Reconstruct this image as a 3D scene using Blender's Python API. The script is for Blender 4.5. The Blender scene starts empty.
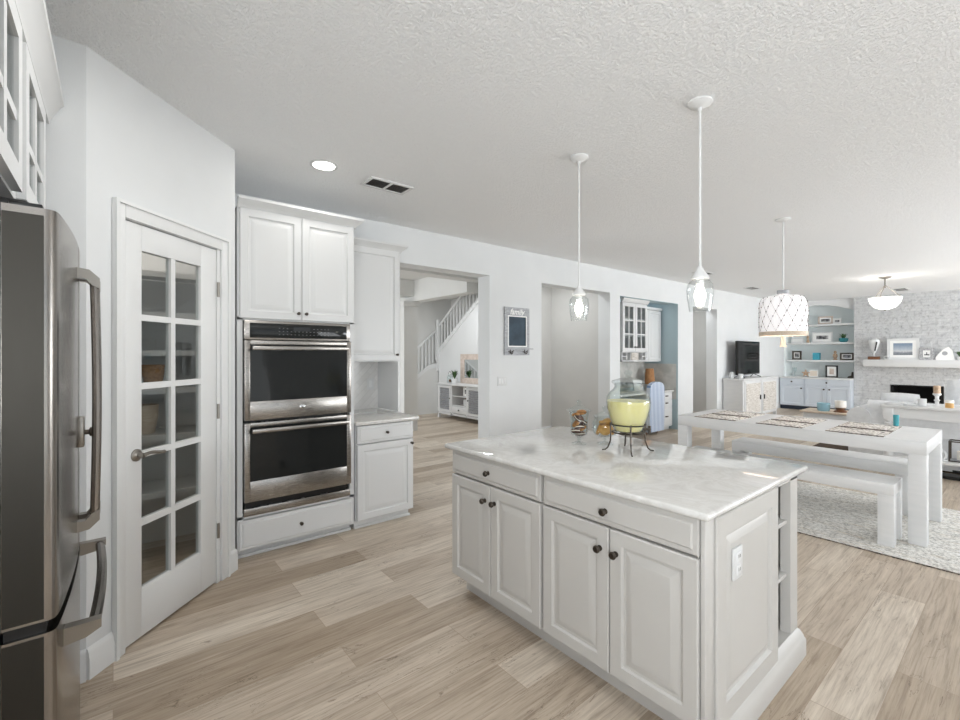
import bpy, bmesh, math, random
from mathutils import Vector, Matrix
random.seed(7)
SC = bpy.context.scene
COL = SC.collection
V = Vector
PI = math.pi

# ------------------------------------------------------------------ camera
cam = bpy.data.cameras.new('camera')
cam.sensor_width = 36.0
cam.lens = 16.904
cam.shift_y = -0.00664
cam.clip_start = 0.03
cam_o = bpy.data.objects.new('camera', cam)
COL.objects.link(cam_o)
cam_o.location = (0, 0, 1.41)
cam_o.rotation_euler = (PI / 2, 0, -math.radians(39.142))
SC.camera = cam_o

# ------------------------------------------------------------------ world, daylight, exposure
world = bpy.data.worlds.new('world')
SC.world = world
world.use_nodes = True
bg = world.node_tree.nodes['Background']
sky = world.node_tree.nodes.new('ShaderNodeTexSky')
sky.sky_type = 'HOSEK_WILKIE'
sky.turbidity = 3.0
sky.sun_direction = (0.3, -0.5, 0.8)
world.node_tree.links.new(sky.outputs[0], bg.inputs[0])
bg.inputs[1].default_value = 1.2


def area(name, loc, rot, sx, sy, power, col=(1, 1, 1)):
    l = bpy.data.lights.new(name, 'AREA')
    l.shape = 'RECTANGLE'
    l.size, l.size_y = sx, sy
    l.energy = power
    l.color = col
    o = bpy.data.objects.new(name, l)
    o.location, o.rotation_euler = loc, rot
    COL.objects.link(o)
    return o


DAY = (0.945, 0.975, 1.0)
YR = -3.6                                           # the window wall
SOUTH = (PI / 2 + 0.75, 0, 0)                       # shining in and up: sky light, with upward tilt added to brighten the ceiling
WIN = [(-0.2, 2.3, 0.1, 2.3), (4.7, 6.9, 0.1, 2.3), (7.6, 9.8, 0.6, 2.3), (10.6, 12.8, 0.6, 2.3)]
WPOW = [14, 66, 140, 160]
for (a, b, c, d), p in zip(WIN, WPOW):
    area('daylight_window', ((a + b) / 2, YR - 0.12, (c + d) / 2), SOUTH, b - a, d - c, p, DAY)
# daylight through the window behind the camera (left wall) and the foyer's front window; then a pantry lamp and added fills
area('daylight_window', (-0.93, -1.4, 1.5), (PI / 2 + 0.45, 0, -PI / 2), 1.9, 1.2, 84, DAY)  # strengthened and tilted up as fill from behind the camera
area('kitchen_floor_fill', (0.45, 1.75, 2.72), (0, 0, 0), 0.16, 0.16, 7, (1, .99, .97))  # unseen fill, added to brighten the floor on the left
area('pantry_ceiling_lamp', (-.1, 3.65, 2.7), (0, 0, 0), 0.2, 0.2, 6, (1, .86, .77))
area('foyer_window', (0.35, 7.3, 1.4), (PI / 2, 0, -PI / 2), 2.6, 2.2, 55, DAY)
area('foyer_fill', (5.1, 7.1, 2.68), (0, 0, 0), 0.5, 0.5, 14, DAY)  # added fill hidden behind the beam, lifts the stair wall
area('hall_fill', (5.2, 4.85, 2.7), (0, 0, 0), 0.4, 0.4, 7.0, DAY)  # unseen fill added above the opening to brighten the hall
area('hall_fill', (9.6, 4.85, 2.7), (0, 0, 0), 0.5, 0.4, 12.0, DAY)  # same kind of added, unseen fill for the far hall

SC.cycles.diffuse_bounces = 8
SC.cycles.max_bounces = 16
SC.cycles.transparent_max_bounces = 24
vs = SC.view_settings
vs.view_transform = 'Standard'
vs.look = 'None'
vs.exposure = 0.62
vs.gamma = 1.0
vs.use_curve_mapping = False


# ------------------------------------------------------------------ materials
def s2l(c):
    return tuple(((x / 255) / 12.92 if x / 255 <= 0.04045 else ((x / 255 + 0.055) / 1.055) ** 2.4) for x in c)


def mat(name, rgb, rough=0.5, metal=0.0, spec=0.5, coat=0.0):
    m = bpy.data.materials.new(name)
    m.use_nodes = True
    b = m.node_tree.nodes['Principled BSDF']
    b.inputs['Base Color'].default_value = (*s2l(rgb), 1)
    b.inputs['Roughness'].default_value = rough
    b.inputs['Metallic'].default_value = metal
    b.inputs['Specular IOR Level'].default_value = spec
    b.inputs['Coat Weight'].default_value = coat
    return m


def N(m, typ, **kw):
    n = m.node_tree.nodes.new(typ)
    for k, v in kw.items():
        if k in n.inputs:
            n.inputs[k].default_value = v
        else:
            setattr(n, k, v)
    return n


def L(m, a, b):
    m.node_tree.links.new(a, b)


def BS(m):
    return m.node_tree.nodes['Principled BSDF']


def coords(m, scale=(1, 1, 1), rot=(0, 0, 0), src='Object'):
    t = N(m, 'ShaderNodeTexCoord')
    mp = N(m, 'ShaderNodeMapping')
    mp.inputs['Scale'].default_value = scale
    mp.inputs['Rotation'].default_value = rot
    L(m, t.outputs[src], mp.inputs['Vector'])
    return mp.outputs['Vector']


def bump(m, h, strength=0.3, dist=0.01):
    b = N(m, 'ShaderNodeBump', Strength=strength, Distance=dist)
    L(m, h, b.inputs['Height'])
    L(m, b.outputs['Normal'], BS(m).inputs['Normal'])
    return b


def ramp(m, fac, stops):
    r = N(m, 'ShaderNodeValToRGB')
    e = r.color_ramp.elements
    while len(e) < len(stops):
        e.new(0.5)
    for i, (p, c) in enumerate(stops):
        e[i].position = p
        e[i].color = (*s2l(c), 1)
    L(m, fac, r.inputs['Fac'])
    return r


def mix(m, fac, a, b, typ='MIX'):
    n = N(m, 'ShaderNodeMix', data_type='RGBA', blend_type=typ)
    for sock, v in ((n.inputs[0], fac), (n.inputs[6], a), (n.inputs[7], b)):
        if hasattr(v, 'links'):
            L(m, v, sock)
        else:
            sock.default_value = v
    return n.outputs[2]


def noisy(name, c1, c2, scale=8, rough=0.5, bstr=0.0, bscale=60, metal=0.0, stretch=(1, 1, 1), detail=4, bdist=0.004):
    m = mat(name, c1, rough, metal)
    v = coords(m, stretch)
    n = N(m, 'ShaderNodeTexNoise', Scale=scale, Detail=detail)
    L(m, v, n.inputs['Vector'])
    r = ramp(m, n.outputs['Fac'], [(0.35, c1), (0.65, c2)])
    L(m, r.outputs['Color'], BS(m).inputs['Base Color'])
    if bstr:
        n2 = N(m, 'ShaderNodeTexNoise', Scale=bscale, Detail=3)
        L(m, v, n2.inputs['Vector'])
        bump(m, n2.outputs['Fac'], bstr, bdist)
    return m


def glass_mat(name, tint=(250, 252, 252), edge=0.25, rough=0.0):
    """thin-walled clear glass: mostly see-through, mirror-like at grazing angles"""
    m = bpy.data.materials.new(name)
    m.use_nodes = True
    nt = m.node_tree
    nt.nodes.remove(BS(m))
    out = nt.nodes['Material Output']
    tr = N(m, 'ShaderNodeBsdfTransparent')
    tr.inputs['Color'].default_value = (*s2l(tint), 1)
    gl = N(m, 'ShaderNodeBsdfGlossy', Roughness=rough)
    lw = N(m, 'ShaderNodeLayerWeight', Blend=0.5)
    pw_ = N(m, 'ShaderNodeMath', operation='POWER')
    pw_.inputs[1].default_value = 3.0
    L(m, lw.outputs['Facing'], pw_.inputs[0])
    ma = N(m, 'ShaderNodeMath', operation='MULTIPLY_ADD')
    ma.inputs[1].default_value = edge
    ma.inputs[2].default_value = 0.035
    L(m, pw_.outputs[0], ma.inputs[0])
    tc_ = mix(m, pw_.outputs[0], (*s2l(tint), 1), (*s2l((238, 240, 240)), 1))
    L(m, tc_, tr.inputs['Color'])
    mx = N(m, 'ShaderNodeMixShader')
    L(m, ma.outputs[0], mx.inputs[0])
    L(m, tr.outputs[0], mx.inputs[1])
    L(m, gl.outputs[0], mx.inputs[2])
    L(m, mx.outputs[0], out.inputs['Surface'])
    return m


def emit(name, rgb, strength):
    m = mat(name, rgb, 0.4)
    BS(m).inputs['Emission Color'].default_value = (*s2l(rgb), 1)
    BS(m).inputs['Emission Strength'].default_value = strength
    return m


M = {}
M['wall'] = noisy('wall_paint', (216, 218, 219), (219, 221, 222), 3, 0.85, 0.08, 220)
M['wall_shaded'] = noisy('hall_shaded_paint', (200, 199, 196), (203, 202, 199), 3, 0.85, 0.08, 220)  # main wall paint made darker: the halls' shade is in the colour
M['wall_foyer'] = noisy('foyer_paint', (214, 214, 212), (217, 217, 215), 3, 0.85, 0.08, 220)
M['wall_blue'] = noisy('nook_paint', (166, 184, 190), (169, 187, 193), 3, 0.85, 0.08, 220)
M['white'] = mat('white_paint', (211, 212, 212), 0.38)
M['trim'] = mat('trim_paint', (222, 223, 223), 0.42)
M['island'] = noisy('cabinet_paint', (189, 187, 183), (191, 189, 185), 4, 0.38)
M['white_wood'] = noisy('white_furniture', (214, 215, 215), (219, 219, 219), 6, 0.36, 0.05, 30, stretch=(6, 1, 6))
M['pale_blue'] = mat('pale_blue_paint', (202, 209, 217), 0.5)
M['alcove'] = mat('alcove_paint', (240, 246, 246), 0.6)
M['black'] = mat('black_plastic', (14, 14, 15), 0.35)
M['dark'] = mat('dark_metal', (84, 77, 70), 0.33, 0.9)
M['nickel'] = mat('brushed_nickel', (150, 145, 138), 0.3, 1.0)
M['chrome'] = mat('chrome', (205, 205, 205), 0.12, 1.0)
M['glass'] = glass_mat('clear_glass', (252, 253, 253), 0.5)
M['pane'] = glass_mat('window_glass', (232, 236, 236), 0.4)
M['jar'] = glass_mat('jar_glass', (246, 249, 249), 0.55)
M['bulb'] = emit('lit_bulb', (255, 246, 232), 9)
M['lit'] = emit('lit_lens', (255, 252, 246), 9)
M['wood_brown'] = noisy('brown_wood', (96, 60, 36), (128, 84, 52), 14, 0.5, 0.1, 40, stretch=(1, 8, 8))
M['wood_pale'] = noisy('pale_wood', (196, 178, 158), (214, 198, 180), 14, 0.55, 0.1, 40, stretch=(1, 8, 8))
M['wicker'] = noisy('wicker', (150, 104, 56), (186, 138, 84), 60, 0.8, 0.9, 90)
M['cloth_white'] = noisy('white_linen', (219, 220, 221), (226, 227, 228), 20, 0.95, 0.25, 18, bdist=0.02)
M['teal'] = mat('teal_glaze', (64, 150, 160), 0.3)
M['leaf'] = noisy('green_leaf', (52, 84, 48), (84, 116, 66), 20, 0.6)
M['mirror'] = mat('mirror_glass', (225, 230, 232), 0.02, 1.0)
M['grey_paint'] = noisy('washed_grey', (150, 152, 156), (184, 186, 190), 24, 0.6, 0.15, 60, stretch=(1, 1, 6))
M['tv'] = mat('screen_glass', (12, 14, 16), 0.08, 0, 0.6)
M['firebox'] = mat('soot_black', (12, 12, 13), 0.7)


def steel(name, rgb, rough, stretch):
    m = mat(name, rgb, rough, 1.0)
    v = coords(m, stretch)
    n = N(m, 'ShaderNodeTexNoise', Scale=30, Detail=3)
    L(m, v, n.inputs['Vector'])
    r = N(m, 'ShaderNodeMapRange')
    r.inputs['To Min'].default_value = rough * 0.75
    r.inputs['To Max'].default_value = rough * 1.3
    L(m, n.outputs['Fac'], r.inputs['Value'])
    L(m, r.outputs[0], BS(m).inputs['Roughness'])
    bump(m, n.outputs['Fac'], 0.02, 0.002)
    return m


M['steel'] = steel('stainless_brushed', (158, 154, 149), 0.26, (0.4, 0.4, 40))
M['steel_v'] = steel('stainless_door', (146, 141, 136), 0.22, (40, 40, 0.4))
M['steel_side'] = steel('stainless_door_edge', (66, 64, 60), 0.42, (30, 30, 0.3))
M['oven_glass'] = mat('oven_glass', (30, 32, 32), 0.05, 0, 0.3)

# plank floor: boards run along X
m = M['floor'] = mat('plank_floor', (190, 170, 148), 0.38, 0, 0.4)
v = coords(m)
br = N(m, 'ShaderNodeTexBrick')
br.offset = 0.37
br.offset_frequency = 2
for k, val in (('Scale', 1.0), ('Mortar Size', 0.0016), ('Mortar Smooth', 0.3), ('Bias', 0.0), ('Brick Width', 1.35), ('Row Height', 0.192)):
    br.inputs[k].default_value = val
br.inputs['Color1'].default_value = (0, 0, 0, 1)
br.inputs['Color2'].default_value = (1, 1, 1, 1)
br.inputs['Mortar'].default_value = (0.5, 0.5, 0.5, 1)
L(m, v, br.inputs['Vector'])
cell = ramp(m, br.outputs['Color'], [(0.0, (188, 172, 153)), (0.5, (215, 202, 186)), (1.0, (236, 226, 212))])
# every board gets its own offset in the grain
wv = N(m, 'ShaderNodeVectorMath', operation='MULTIPLY_ADD')
L(m, br.outputs['Color'], wv.inputs[0])
wv.inputs[1].default_value = (7, 13, 5)
mp = N(m, 'ShaderNodeMapping')
mp.inputs['Scale'].default_value = (1.1, 11, 1)
L(m, v, mp.inputs['Vector'])
L(m, mp.outputs['Vector'], wv.inputs[2])
g1 = N(m, 'ShaderNodeTexNoise', Scale=1.6, Detail=7, Roughness=0.62, Distortion=1.2)
L(m, wv.outputs[0], g1.inputs['Vector'])
gr = ramp(m, g1.outputs['Fac'], [(0.26, (158, 148, 138)), (0.42, (220, 215, 209)), (0.6, (242, 240, 237)), (0.78, (255, 255, 255))])
c1 = mix(m, 0.75, cell.outputs['Color'], gr.outputs['Color'], 'MULTIPLY')
# fine grain
mpf = N(m, 'ShaderNodeMapping')
mpf.inputs['Scale'].default_value = (3.0, 85, 1)
L(m, v, mpf.inputs['Vector'])
gf = N(m, 'ShaderNodeTexNoise', Scale=1.0, Detail=5, Roughness=0.7, Distortion=0.6)
L(m, mpf.outputs['Vector'], gf.inputs['Vector'])
gfr = ramp(m, gf.outputs['Fac'], [(0.32, (196, 190, 184)), (0.5, (240, 239, 238)), (0.66, (255, 255, 255))])
c1 = mix(m, 0.8, c1, gfr.outputs['Color'], 'MULTIPLY')
# knots and cracks
mp2 = N(m, 'ShaderNodeMapping')
mp2.inputs['Scale'].default_value = (1.0, 3.0, 1)
L(m, v, mp2.inputs['Vector'])
kn = N(m, 'ShaderNodeTexNoise', Scale=3.4, Detail=8, Roughness=0.72, Distortion=2.2)
L(m, mp2.outputs['Vector'], kn.inputs['Vector'])
kr = ramp(m, kn.outputs['Fac'], [(0.27, (92, 76, 62)), (0.31, (168, 158, 148)), (0.37, (255, 255, 255))])
c2 = mix(m, 0.75, c1, kr.outputs['Color'], 'MULTIPLY')
mp3 = N(m, 'ShaderNodeMapping')
mp3.inputs['Scale'].default_value = (0.9, 7.0, 1)
L(m, v, mp3.inputs['Vector'])
ck_ = N(m, 'ShaderNodeTexNoise', Scale=1.5, Detail=6, Roughness=0.62, Distortion=0.8)
L(m, mp3.outputs['Vector'], ck_.inputs['Vector'])
ckr = ramp(m, ck_.outputs['Fac'], [(0.535, (255, 255, 255)), (0.541, (120, 106, 94)), (0.547, (255, 255, 255))])
msk = N(m, 'ShaderNodeTexNoise', Scale=2.6, Detail=2)
L(m, v, msk.inputs['Vector'])
mk = ramp(m, msk.outputs['Fac'], [(0.5, (0, 0, 0)), (0.58, (255, 255, 255))])
mkf = N(m, 'ShaderNodeRGBToBW'); L(m, mk.outputs['Color'], mkf.inputs[0])
c2 = mix(m, mkf.outputs[0], c2, mix(m, 0.9, c2, ckr.outputs['Color'], 'MULTIPLY'))
gap = mix(m, br.outputs['Fac'], c2, (*s2l((166, 148, 130)), 1))
L(m, gap, BS(m).inputs['Base Color'])
rr = N(m, 'ShaderNodeMapRange')
rr.inputs['To Min'].default_value = 0.32
rr.inputs['To Max'].default_value = 0.55
L(m, g1.outputs['Fac'], rr.inputs['Value'])
L(m, rr.outputs[0], BS(m).inputs['Roughness'])
bump(m, gap, 0.12, 0.002)

# knockdown ceiling
m = M['ceiling'] = mat('knockdown_ceiling', (247, 248, 249), 0.9)
v = coords(m)
n1 = N(m, 'ShaderNodeTexNoise', Scale=75, Detail=4, Roughness=0.6)
L(m, v, n1.inputs['Vector'])
r1 = ramp(m, n1.outputs['Fac'], [(0.42, (0, 0, 0)), (0.58, (255, 255, 255))])
bump(m, r1.outputs['Color'], 0.62, 0.011)

# quartz
m = M['quartz'] = mat('white_quartz', (226, 224, 219), 0.035, 0, 0.6)
v = coords(m)
n1 = N(m, 'ShaderNodeTexNoise', Scale=3.2, Detail=9, Roughness=0.66, Distortion=1.6)
L(m, v, n1.inputs['Vector'])
r1 = ramp(m, n1.outputs['Fac'], [(0.30, (194, 191, 187)), (0.47, (212, 211, 208)), (0.52, (203, 201, 197)), (0.60, (214, 213, 210))])
L(m, r1.outputs['Color'], BS(m).inputs['Base Color'])

# chevron marble splash
m = M['tile'] = mat('marble_tile', (206, 204, 200), 0.2)
v = coords(m, (1, 1, 1), (0, math.radians(45), 0))
br = N(m, 'ShaderNodeTexBrick', Scale=1.0)
for k, val in (('Mortar Size', 0.0016), ('Brick Width', 0.15), ('Row Height', 0.05)):
    br.inputs[k].default_value = val
sx = N(m, 'ShaderNodeSeparateXYZ')
cx = N(m, 'ShaderNodeCombineXYZ')
L(m, v, sx.inputs[0]); L(m, sx.outputs['X'], cx.inputs['X']); L(m, sx.outputs['Z'], cx.inputs['Y'])
L(m, cx.outputs[0], br.inputs['Vector'])
br.inputs['Color1'].default_value = (*s2l((214, 213, 211)), 1)
br.inputs['Color2'].default_value = (*s2l((226, 225, 223)), 1)
br.inputs['Mortar'].default_value = (*s2l((202, 201, 198)), 1)
L(m, br.outputs['Color'], BS(m).inputs['Base Color'])
M['marble'] = noisy('marble_slab', (176, 176, 172), (206, 205, 200), 5, 0.2, detail=8)

# stacked stone, white-washed (wall faces -X: texture on Y and Z)
m = M['stone'] = mat('whitewashed_stone', (212, 212, 211), 0.85)
t = N(m, 'ShaderNodeTexCoord')
sx = N(m, 'ShaderNodeSeparateXYZ'); cx = N(m, 'ShaderNodeCombineXYZ')
L(m, t.outputs['Object'], sx.inputs[0]); L(m, sx.outputs['Y'], cx.inputs['X']); L(m, sx.outputs['Z'], cx.inputs['Y'])
br = N(m, 'ShaderNodeTexBrick', Scale=1.0)
for k, val in (('Mortar Size', 0.006), ('Mortar Smooth', 0.6), ('Brick Width', 0.22), ('Row Height', 0.06)):
    br.inputs[k].default_value = val
br.inputs['Color1'].default_value = (*s2l((206, 207, 208)), 1)
br.inputs['Color2'].default_value = (*s2l((214, 215, 215)), 1)
br.inputs['Mortar'].default_value = (*s2l((200, 201, 203)), 1)
L(m, cx.outputs[0], br.inputs['Vector'])
nz = N(m, 'ShaderNodeTexNoise', Scale=12, Detail=5, Roughness=0.7)
L(m, cx.outputs[0], nz.inputs['Vector'])
rz = ramp(m, nz.outputs['Fac'], [(0.32, (200, 200, 202)), (0.48, (246, 246, 246)), (0.7, (255, 255, 255))])
L(m, mix(m, 0.8, br.outputs['Color'], rz.outputs['Color'], 'MULTIPLY'), BS(m).inputs['Base Color'])
vo = N(m, 'ShaderNodeTexVoronoi', Scale=1.0)
mv = N(m, 'ShaderNodeMapping'); mv.inputs['Scale'].default_value = (13, 9, 1)
L(m, cx.outputs[0], mv.inputs['Vector']); L(m, mv.outputs['Vector'], vo.inputs['Vector'])
bump(m, mix(m, 0.45, mix(m, 0.5, br.outputs['Color'], nz.outputs['Fac']), vo.outputs['Color']), 1.0, 0.1)

# woven rug and placemats
m = M['rug'] = mat('woven_rug', (206, 198, 186), 0.95)
v = coords(m, (1, 1, 1))
w = N(m, 'ShaderNodeTexNoise', Scale=5, Detail=6, Roughness=0.75)
mpx = N(m, 'ShaderNodeMapping'); mpx.inputs['Scale'].default_value = (5.5, 0.8, 1)
L(m, v, mpx.inputs['Vector']); L(m, mpx.outputs['Vector'], w.inputs['Vector'])
sp = N(m, 'ShaderNodeTexNoise', Scale=48, Detail=3, Roughness=0.8)
L(m, v, sp.inputs['Vector'])
ra = ramp(m, w.outputs['Fac'], [(0.34, (222, 212, 197)), (0.47, (238, 236, 231)), (0.64, (246, 245, 242))])
rb = ramp(m, sp.outputs['Fac'], [(0.36, (126, 124, 121)), (0.5, (226, 225, 223)), (0.62, (255, 255, 255))])
L(m, mix(m, 0.7, ra.outputs['Color'], rb.outputs['Color'], 'MULTIPLY'), BS(m).inputs['Base Color'])
bump(m, sp.outputs['Fac'], 0.8, 0.012)

m = M['mat'] = mat('woven_placemat', (206, 196, 184), 0.9)
v = coords(m, (1, 1, 1))
ck = N(m, 'ShaderNodeTexNoise', Scale=52, Detail=1)
L(m, v, ck.inputs['Vector'])
ra = ramp(m, ck.outputs['Fac'], [(0.33, (84, 76, 70)), (0.43, (196, 188, 179)), (0.55, (234, 230, 224))])
L(m, ra.outputs['Color'], BS(m).inputs['Base Color'])
bump(m, ck.outputs['Fac'], 0.8, 0.008)
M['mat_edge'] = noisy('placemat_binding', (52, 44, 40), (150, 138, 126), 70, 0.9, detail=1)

m = M['louvre'] = mat('washed_woven_panel', (206, 200, 192), 0.8)
v = coords(m, (3, 3, 26))
nz = N(m, 'ShaderNodeTexNoise', Scale=3, Detail=4, Roughness=0.7)
L(m, v, nz.inputs['Vector'])
ra = ramp(m, nz.outputs['Fac'], [(0.35, (168, 160, 150)), (0.5, (206, 201, 194)), (0.62, (226, 223, 218))])
L(m, ra.outputs['Color'], BS(m).inputs['Base Color'])

m = M['stripe'] = mat('blue_ticking', (178, 194, 214), 0.95)
v = coords(m)
w = N(m, 'ShaderNodeTexWave', Scale=7, Distortion=0.0, bands_direction='X')
L(m, v, w.inputs['Vector'])
ra = ramp(m, w.outputs['Fac'], [(0.4, (128, 150, 184)), (0.6, (220, 226, 234))])
L(m, ra.outputs['Color'], BS(m).inputs['Base Color'])

m = M['chalk'] = noisy('chalkboard', (44, 58, 70), (62, 80, 94), 6, 0.7, detail=6)
m = M['beach'] = mat('beach_print', (170, 176, 182), 0.4)
v = coords(m, src='Generated')
sx = N(m, 'ShaderNodeSeparateXYZ'); L(m, v, sx.inputs[0])
nz = N(m, 'ShaderNodeTexNoise', Scale=7, Detail=5); L(m, v, nz.inputs['Vector'])
ad = N(m, 'ShaderNodeMath', operation='MULTIPLY_ADD'); ad.inputs[1].default_value = 0.22
L(m, nz.outputs['Fac'], ad.inputs[0]); L(m, sx.outputs['Z'], ad.inputs[2])
ra = ramp(m, ad.outputs[0], [(0.1, (92, 98, 106)), (0.34, (150, 154, 160)), (0.42, (206, 208, 210)), (0.62, (176, 186, 198)), (1.0, (126, 144, 166))])
L(m, ra.outputs['Color'], BS(m).inputs['Base Color'])
M['lemonade'] = mat('lemonade', (255, 235, 172), 0.25)
BS(M['lemonade']).inputs['Subsurface Weight'].default_value = 0.35
BS(M['lemonade']).inputs['Subsurface Radius'].default_value = (0.05, 0.05, 0.02)
M['biscuit'] = noisy('baked_biscuit', (168, 106, 46), (200, 140, 74), 40, 0.8, 0.5, 90)
M['choc'] = noisy('chocolate_biscuit', (74, 40, 26), (104, 60, 40), 40, 0.7, 0.5, 90)
M['cream'] = mat('cream_filling', (236, 224, 208), 0.6)
M['cookie_big'] = noisy('golden_cookie', (190, 136, 66), (214, 164, 94), 40, 0.85, 0.6, 80)
M['candle'] = mat('candle_wax', (240, 236, 228), 0.5)
M['amber'] = mat('amber_wax', (206, 160, 96), 0.4)
M['terracotta'] = noisy('woven_rattan', (150, 104, 66), (184, 136, 92), 50, 0.8, 0.6, 90)
M['shade_fabric'] = mat('shade_fabric', (246, 244, 246), 0.8)
BS(M['shade_fabric']).inputs['Emission Color'].default_value = (1.0, 0.97, 0.98, 1)
BS(M['shade_fabric']).inputs['Emission Strength'].default_value = 0.2
M['alabaster'] = mat('frosted_bowl', (250, 248, 242), 0.5)
BS(M['alabaster']).inputs['Emission Color'].default_value = (1.0, 0.97, 0.92, 1)
BS(M['alabaster']).inputs['Emission Strength'].default_value = .9
M['cord'] = mat('grey_cord', (120, 116, 112), 0.8)
M['navy'] = mat('navy_cloth', (44, 52, 66), 0.9)
M['blue_glass'] = mat('blue_glass_wax', (150, 190, 206), 0.15)
M['silver'] = noisy('silver_carved', (132, 132, 134), (196, 196, 198), 40, 0.45, 0.6, 60)
M['photo'] = noisy('photo_print', (60, 62, 66), (206, 206, 206), 12, 0.4, detail=3)
M['paper'] = mat('mat_board', (244, 244, 242), 0.8)
M['tan'] = noisy('tan_resin', (168, 140, 114), (206, 180, 156), 20, 0.7)
M['pink'] = mat('pink_box', (226, 196, 188), 0.7)
M['wood_frame'] = noisy('limed_wood', (196, 180, 168), (216, 202, 192), 16, 0.6, 0.1, 40)


# ------------------------------------------------------------------ mesh helpers (world coordinates)
class MB:
    def __init__(s):
        s.bm = bmesh.new()

    def _merge(s, t):
        me = bpy.data.meshes.new('tmp')
        t.to_mesh(me)
        t.free()
        s.bm.from_mesh(me)
        bpy.data.meshes.remove(me)
        return s

    def box(s, x0, x1, y0, y1, z0, z1, bev=0.0, seg=2):
        t = bmesh.new()
        x0, x1 = sorted((x0, x1)); y0, y1 = sorted((y0, y1)); z0, z1 = sorted((z0, z1))
        bmesh.ops.create_cube(t, size=1.0)
        for w in t.verts:
            w.co = V((x0 + (w.co.x + .5) * (x1 - x0), y0 + (w.co.y + .5) * (y1 - y0), z0 + (w.co.z + .5) * (z1 - z0)))
        if bev:
            bmesh.ops.bevel(t, geom=list(t.edges), offset=bev, segments=seg, profile=0.5, affect='EDGES', clamp_overlap=True)
        return s._merge(t)

    def ring(s, o, U, Vv, W, w, h, d, bw, bt=None, bb=None, bev=0.0):
        """a rectangular frame: two stiles with the rails fitted between them"""
        bt = bw if bt is None else bt
        bb = bw if bb is None else bb
        o, U, Vv, W = V(o), V(U), V(Vv), V(W)
        s.obox(o, U, Vv, W, bw, h, d, bev)
        s.obox(o + U * (w - bw), U, Vv, W, bw, h, d, bev)
        s.obox(o + U * bw, U, Vv, W, w - 2 * bw, bb, d, bev)
        return s.obox(o + U * bw + Vv * (h - bt), U, Vv, W, w - 2 * bw, bt, d, bev)

    def obox(s, o, U, Vv, W, w, h, d, bev=0.0):
        """box from corner o along the unit axes U, V, W"""
        t = bmesh.new()
        bmesh.ops.create_cube(t, size=1.0)
        if bev:
            for q in t.verts:
                q.co = V(((q.co.x + .5) * w, (q.co.y + .5) * h, (q.co.z + .5) * d))
            bmesh.ops.bevel(t, geom=list(t.edges), offset=bev, segments=2, profile=0.5, affect='EDGES', clamp_overlap=True)
            for q in t.verts:
                q.co = V(o) + V(U) * q.co.x + V(Vv) * q.co.y + V(W) * q.co.z
        else:
            for q in t.verts:
                q.co = V(o) + V(U) * ((q.co.x + .5) * w) + V(Vv) * ((q.co.y + .5) * h) + V(W) * ((q.co.z + .5) * d)
        bmesh.ops.recalc_face_normals(t, faces=t.faces)
        return s._merge(t)

    def prism(s, pts, ext):
        t = bmesh.new()
        a = [t.verts.new(V(p)) for p in pts]
        b = [t.verts.new(V(p) + V(ext)) for p in pts]
        n = len(pts)
        t.faces.new(a); t.faces.new(b[::-1])
        for i in range(n):
            t.faces.new((a[i], b[i], b[(i + 1) % n], a[(i + 1) % n]))
        bmesh.ops.recalc_face_normals(t, faces=t.faces)
        return s._merge(t)

    def lathe(s, c, prof, n=24, axis=(0, 0, 1), close=True):
        """prof = [(radius, height)], turned about an axis through c"""
        q = V((0, 0, 1)).rotation_difference(V(axis).normalized()).to_matrix()
        t = bmesh.new()
        rings = []
        for r, z in prof:
            if r < 1e-6:
                rings.append([t.verts.new(V(c) + q @ V((0, 0, z)))])
            else:
                rings.append([t.verts.new(V(c) + q @ V((r * math.cos(2 * PI * i / n), r * math.sin(2 * PI * i / n), z))) for i in range(n)])
        for a, b in zip(rings, rings[1:]):
            for i in range(n):
                j = (i + 1) % n
                if len(a) == 1 and len(b) == 1:
                    continue
                if len(a) == 1:
                    t.faces.new((a[0], b[j], b[i]))
                elif len(b) == 1:
                    t.faces.new((a[i], a[j], b[0]))
                else:
                    t.faces.new((a[i], a[j], b[j], b[i]))
        if close:
            if len(rings[0]) > 1: t.faces.new(rings[0][::-1])
            if len(rings[-1]) > 1: t.faces.new(rings[-1])
        bmesh.ops.recalc_face_normals(t, faces=t.faces)
        return s._merge(t)

    def cyl(s, a, b, r, r2=None, n=14):
        d = V(b) - V(a)
        return s.lathe(a, [(r, 0), (r if r2 is None else r2, d.length)], n, d)

    def tube(s, pts, r, n=8):
        pts = [V(p) for p in pts]
        t = bmesh.new()
        rings = []
        ref = V((0.3, 0.21, 0.93))
        for i, p in enumerate(pts):
            d = (pts[min(i + 1, len(pts) - 1)] - pts[max(i - 1, 0)]).normalized()
            u = d.cross(ref).normalized(); w = d.cross(u)
            rings.append([t.verts.new(p + u * (r * math.cos(2 * PI * k / n)) + w * (r * math.sin(2 * PI * k / n))) for k in range(n)])
        for a, b in zip(rings, rings[1:]):
            for k in range(n):
                t.faces.new((a[k], a[(k + 1) % n], b[(k + 1) % n], b[k]))
        t.faces.new(rings[0][::-1]); t.faces.new(rings[-1])
        bmesh.ops.recalc_face_normals(t, faces=t.faces)
        return s._merge(t)

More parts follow.
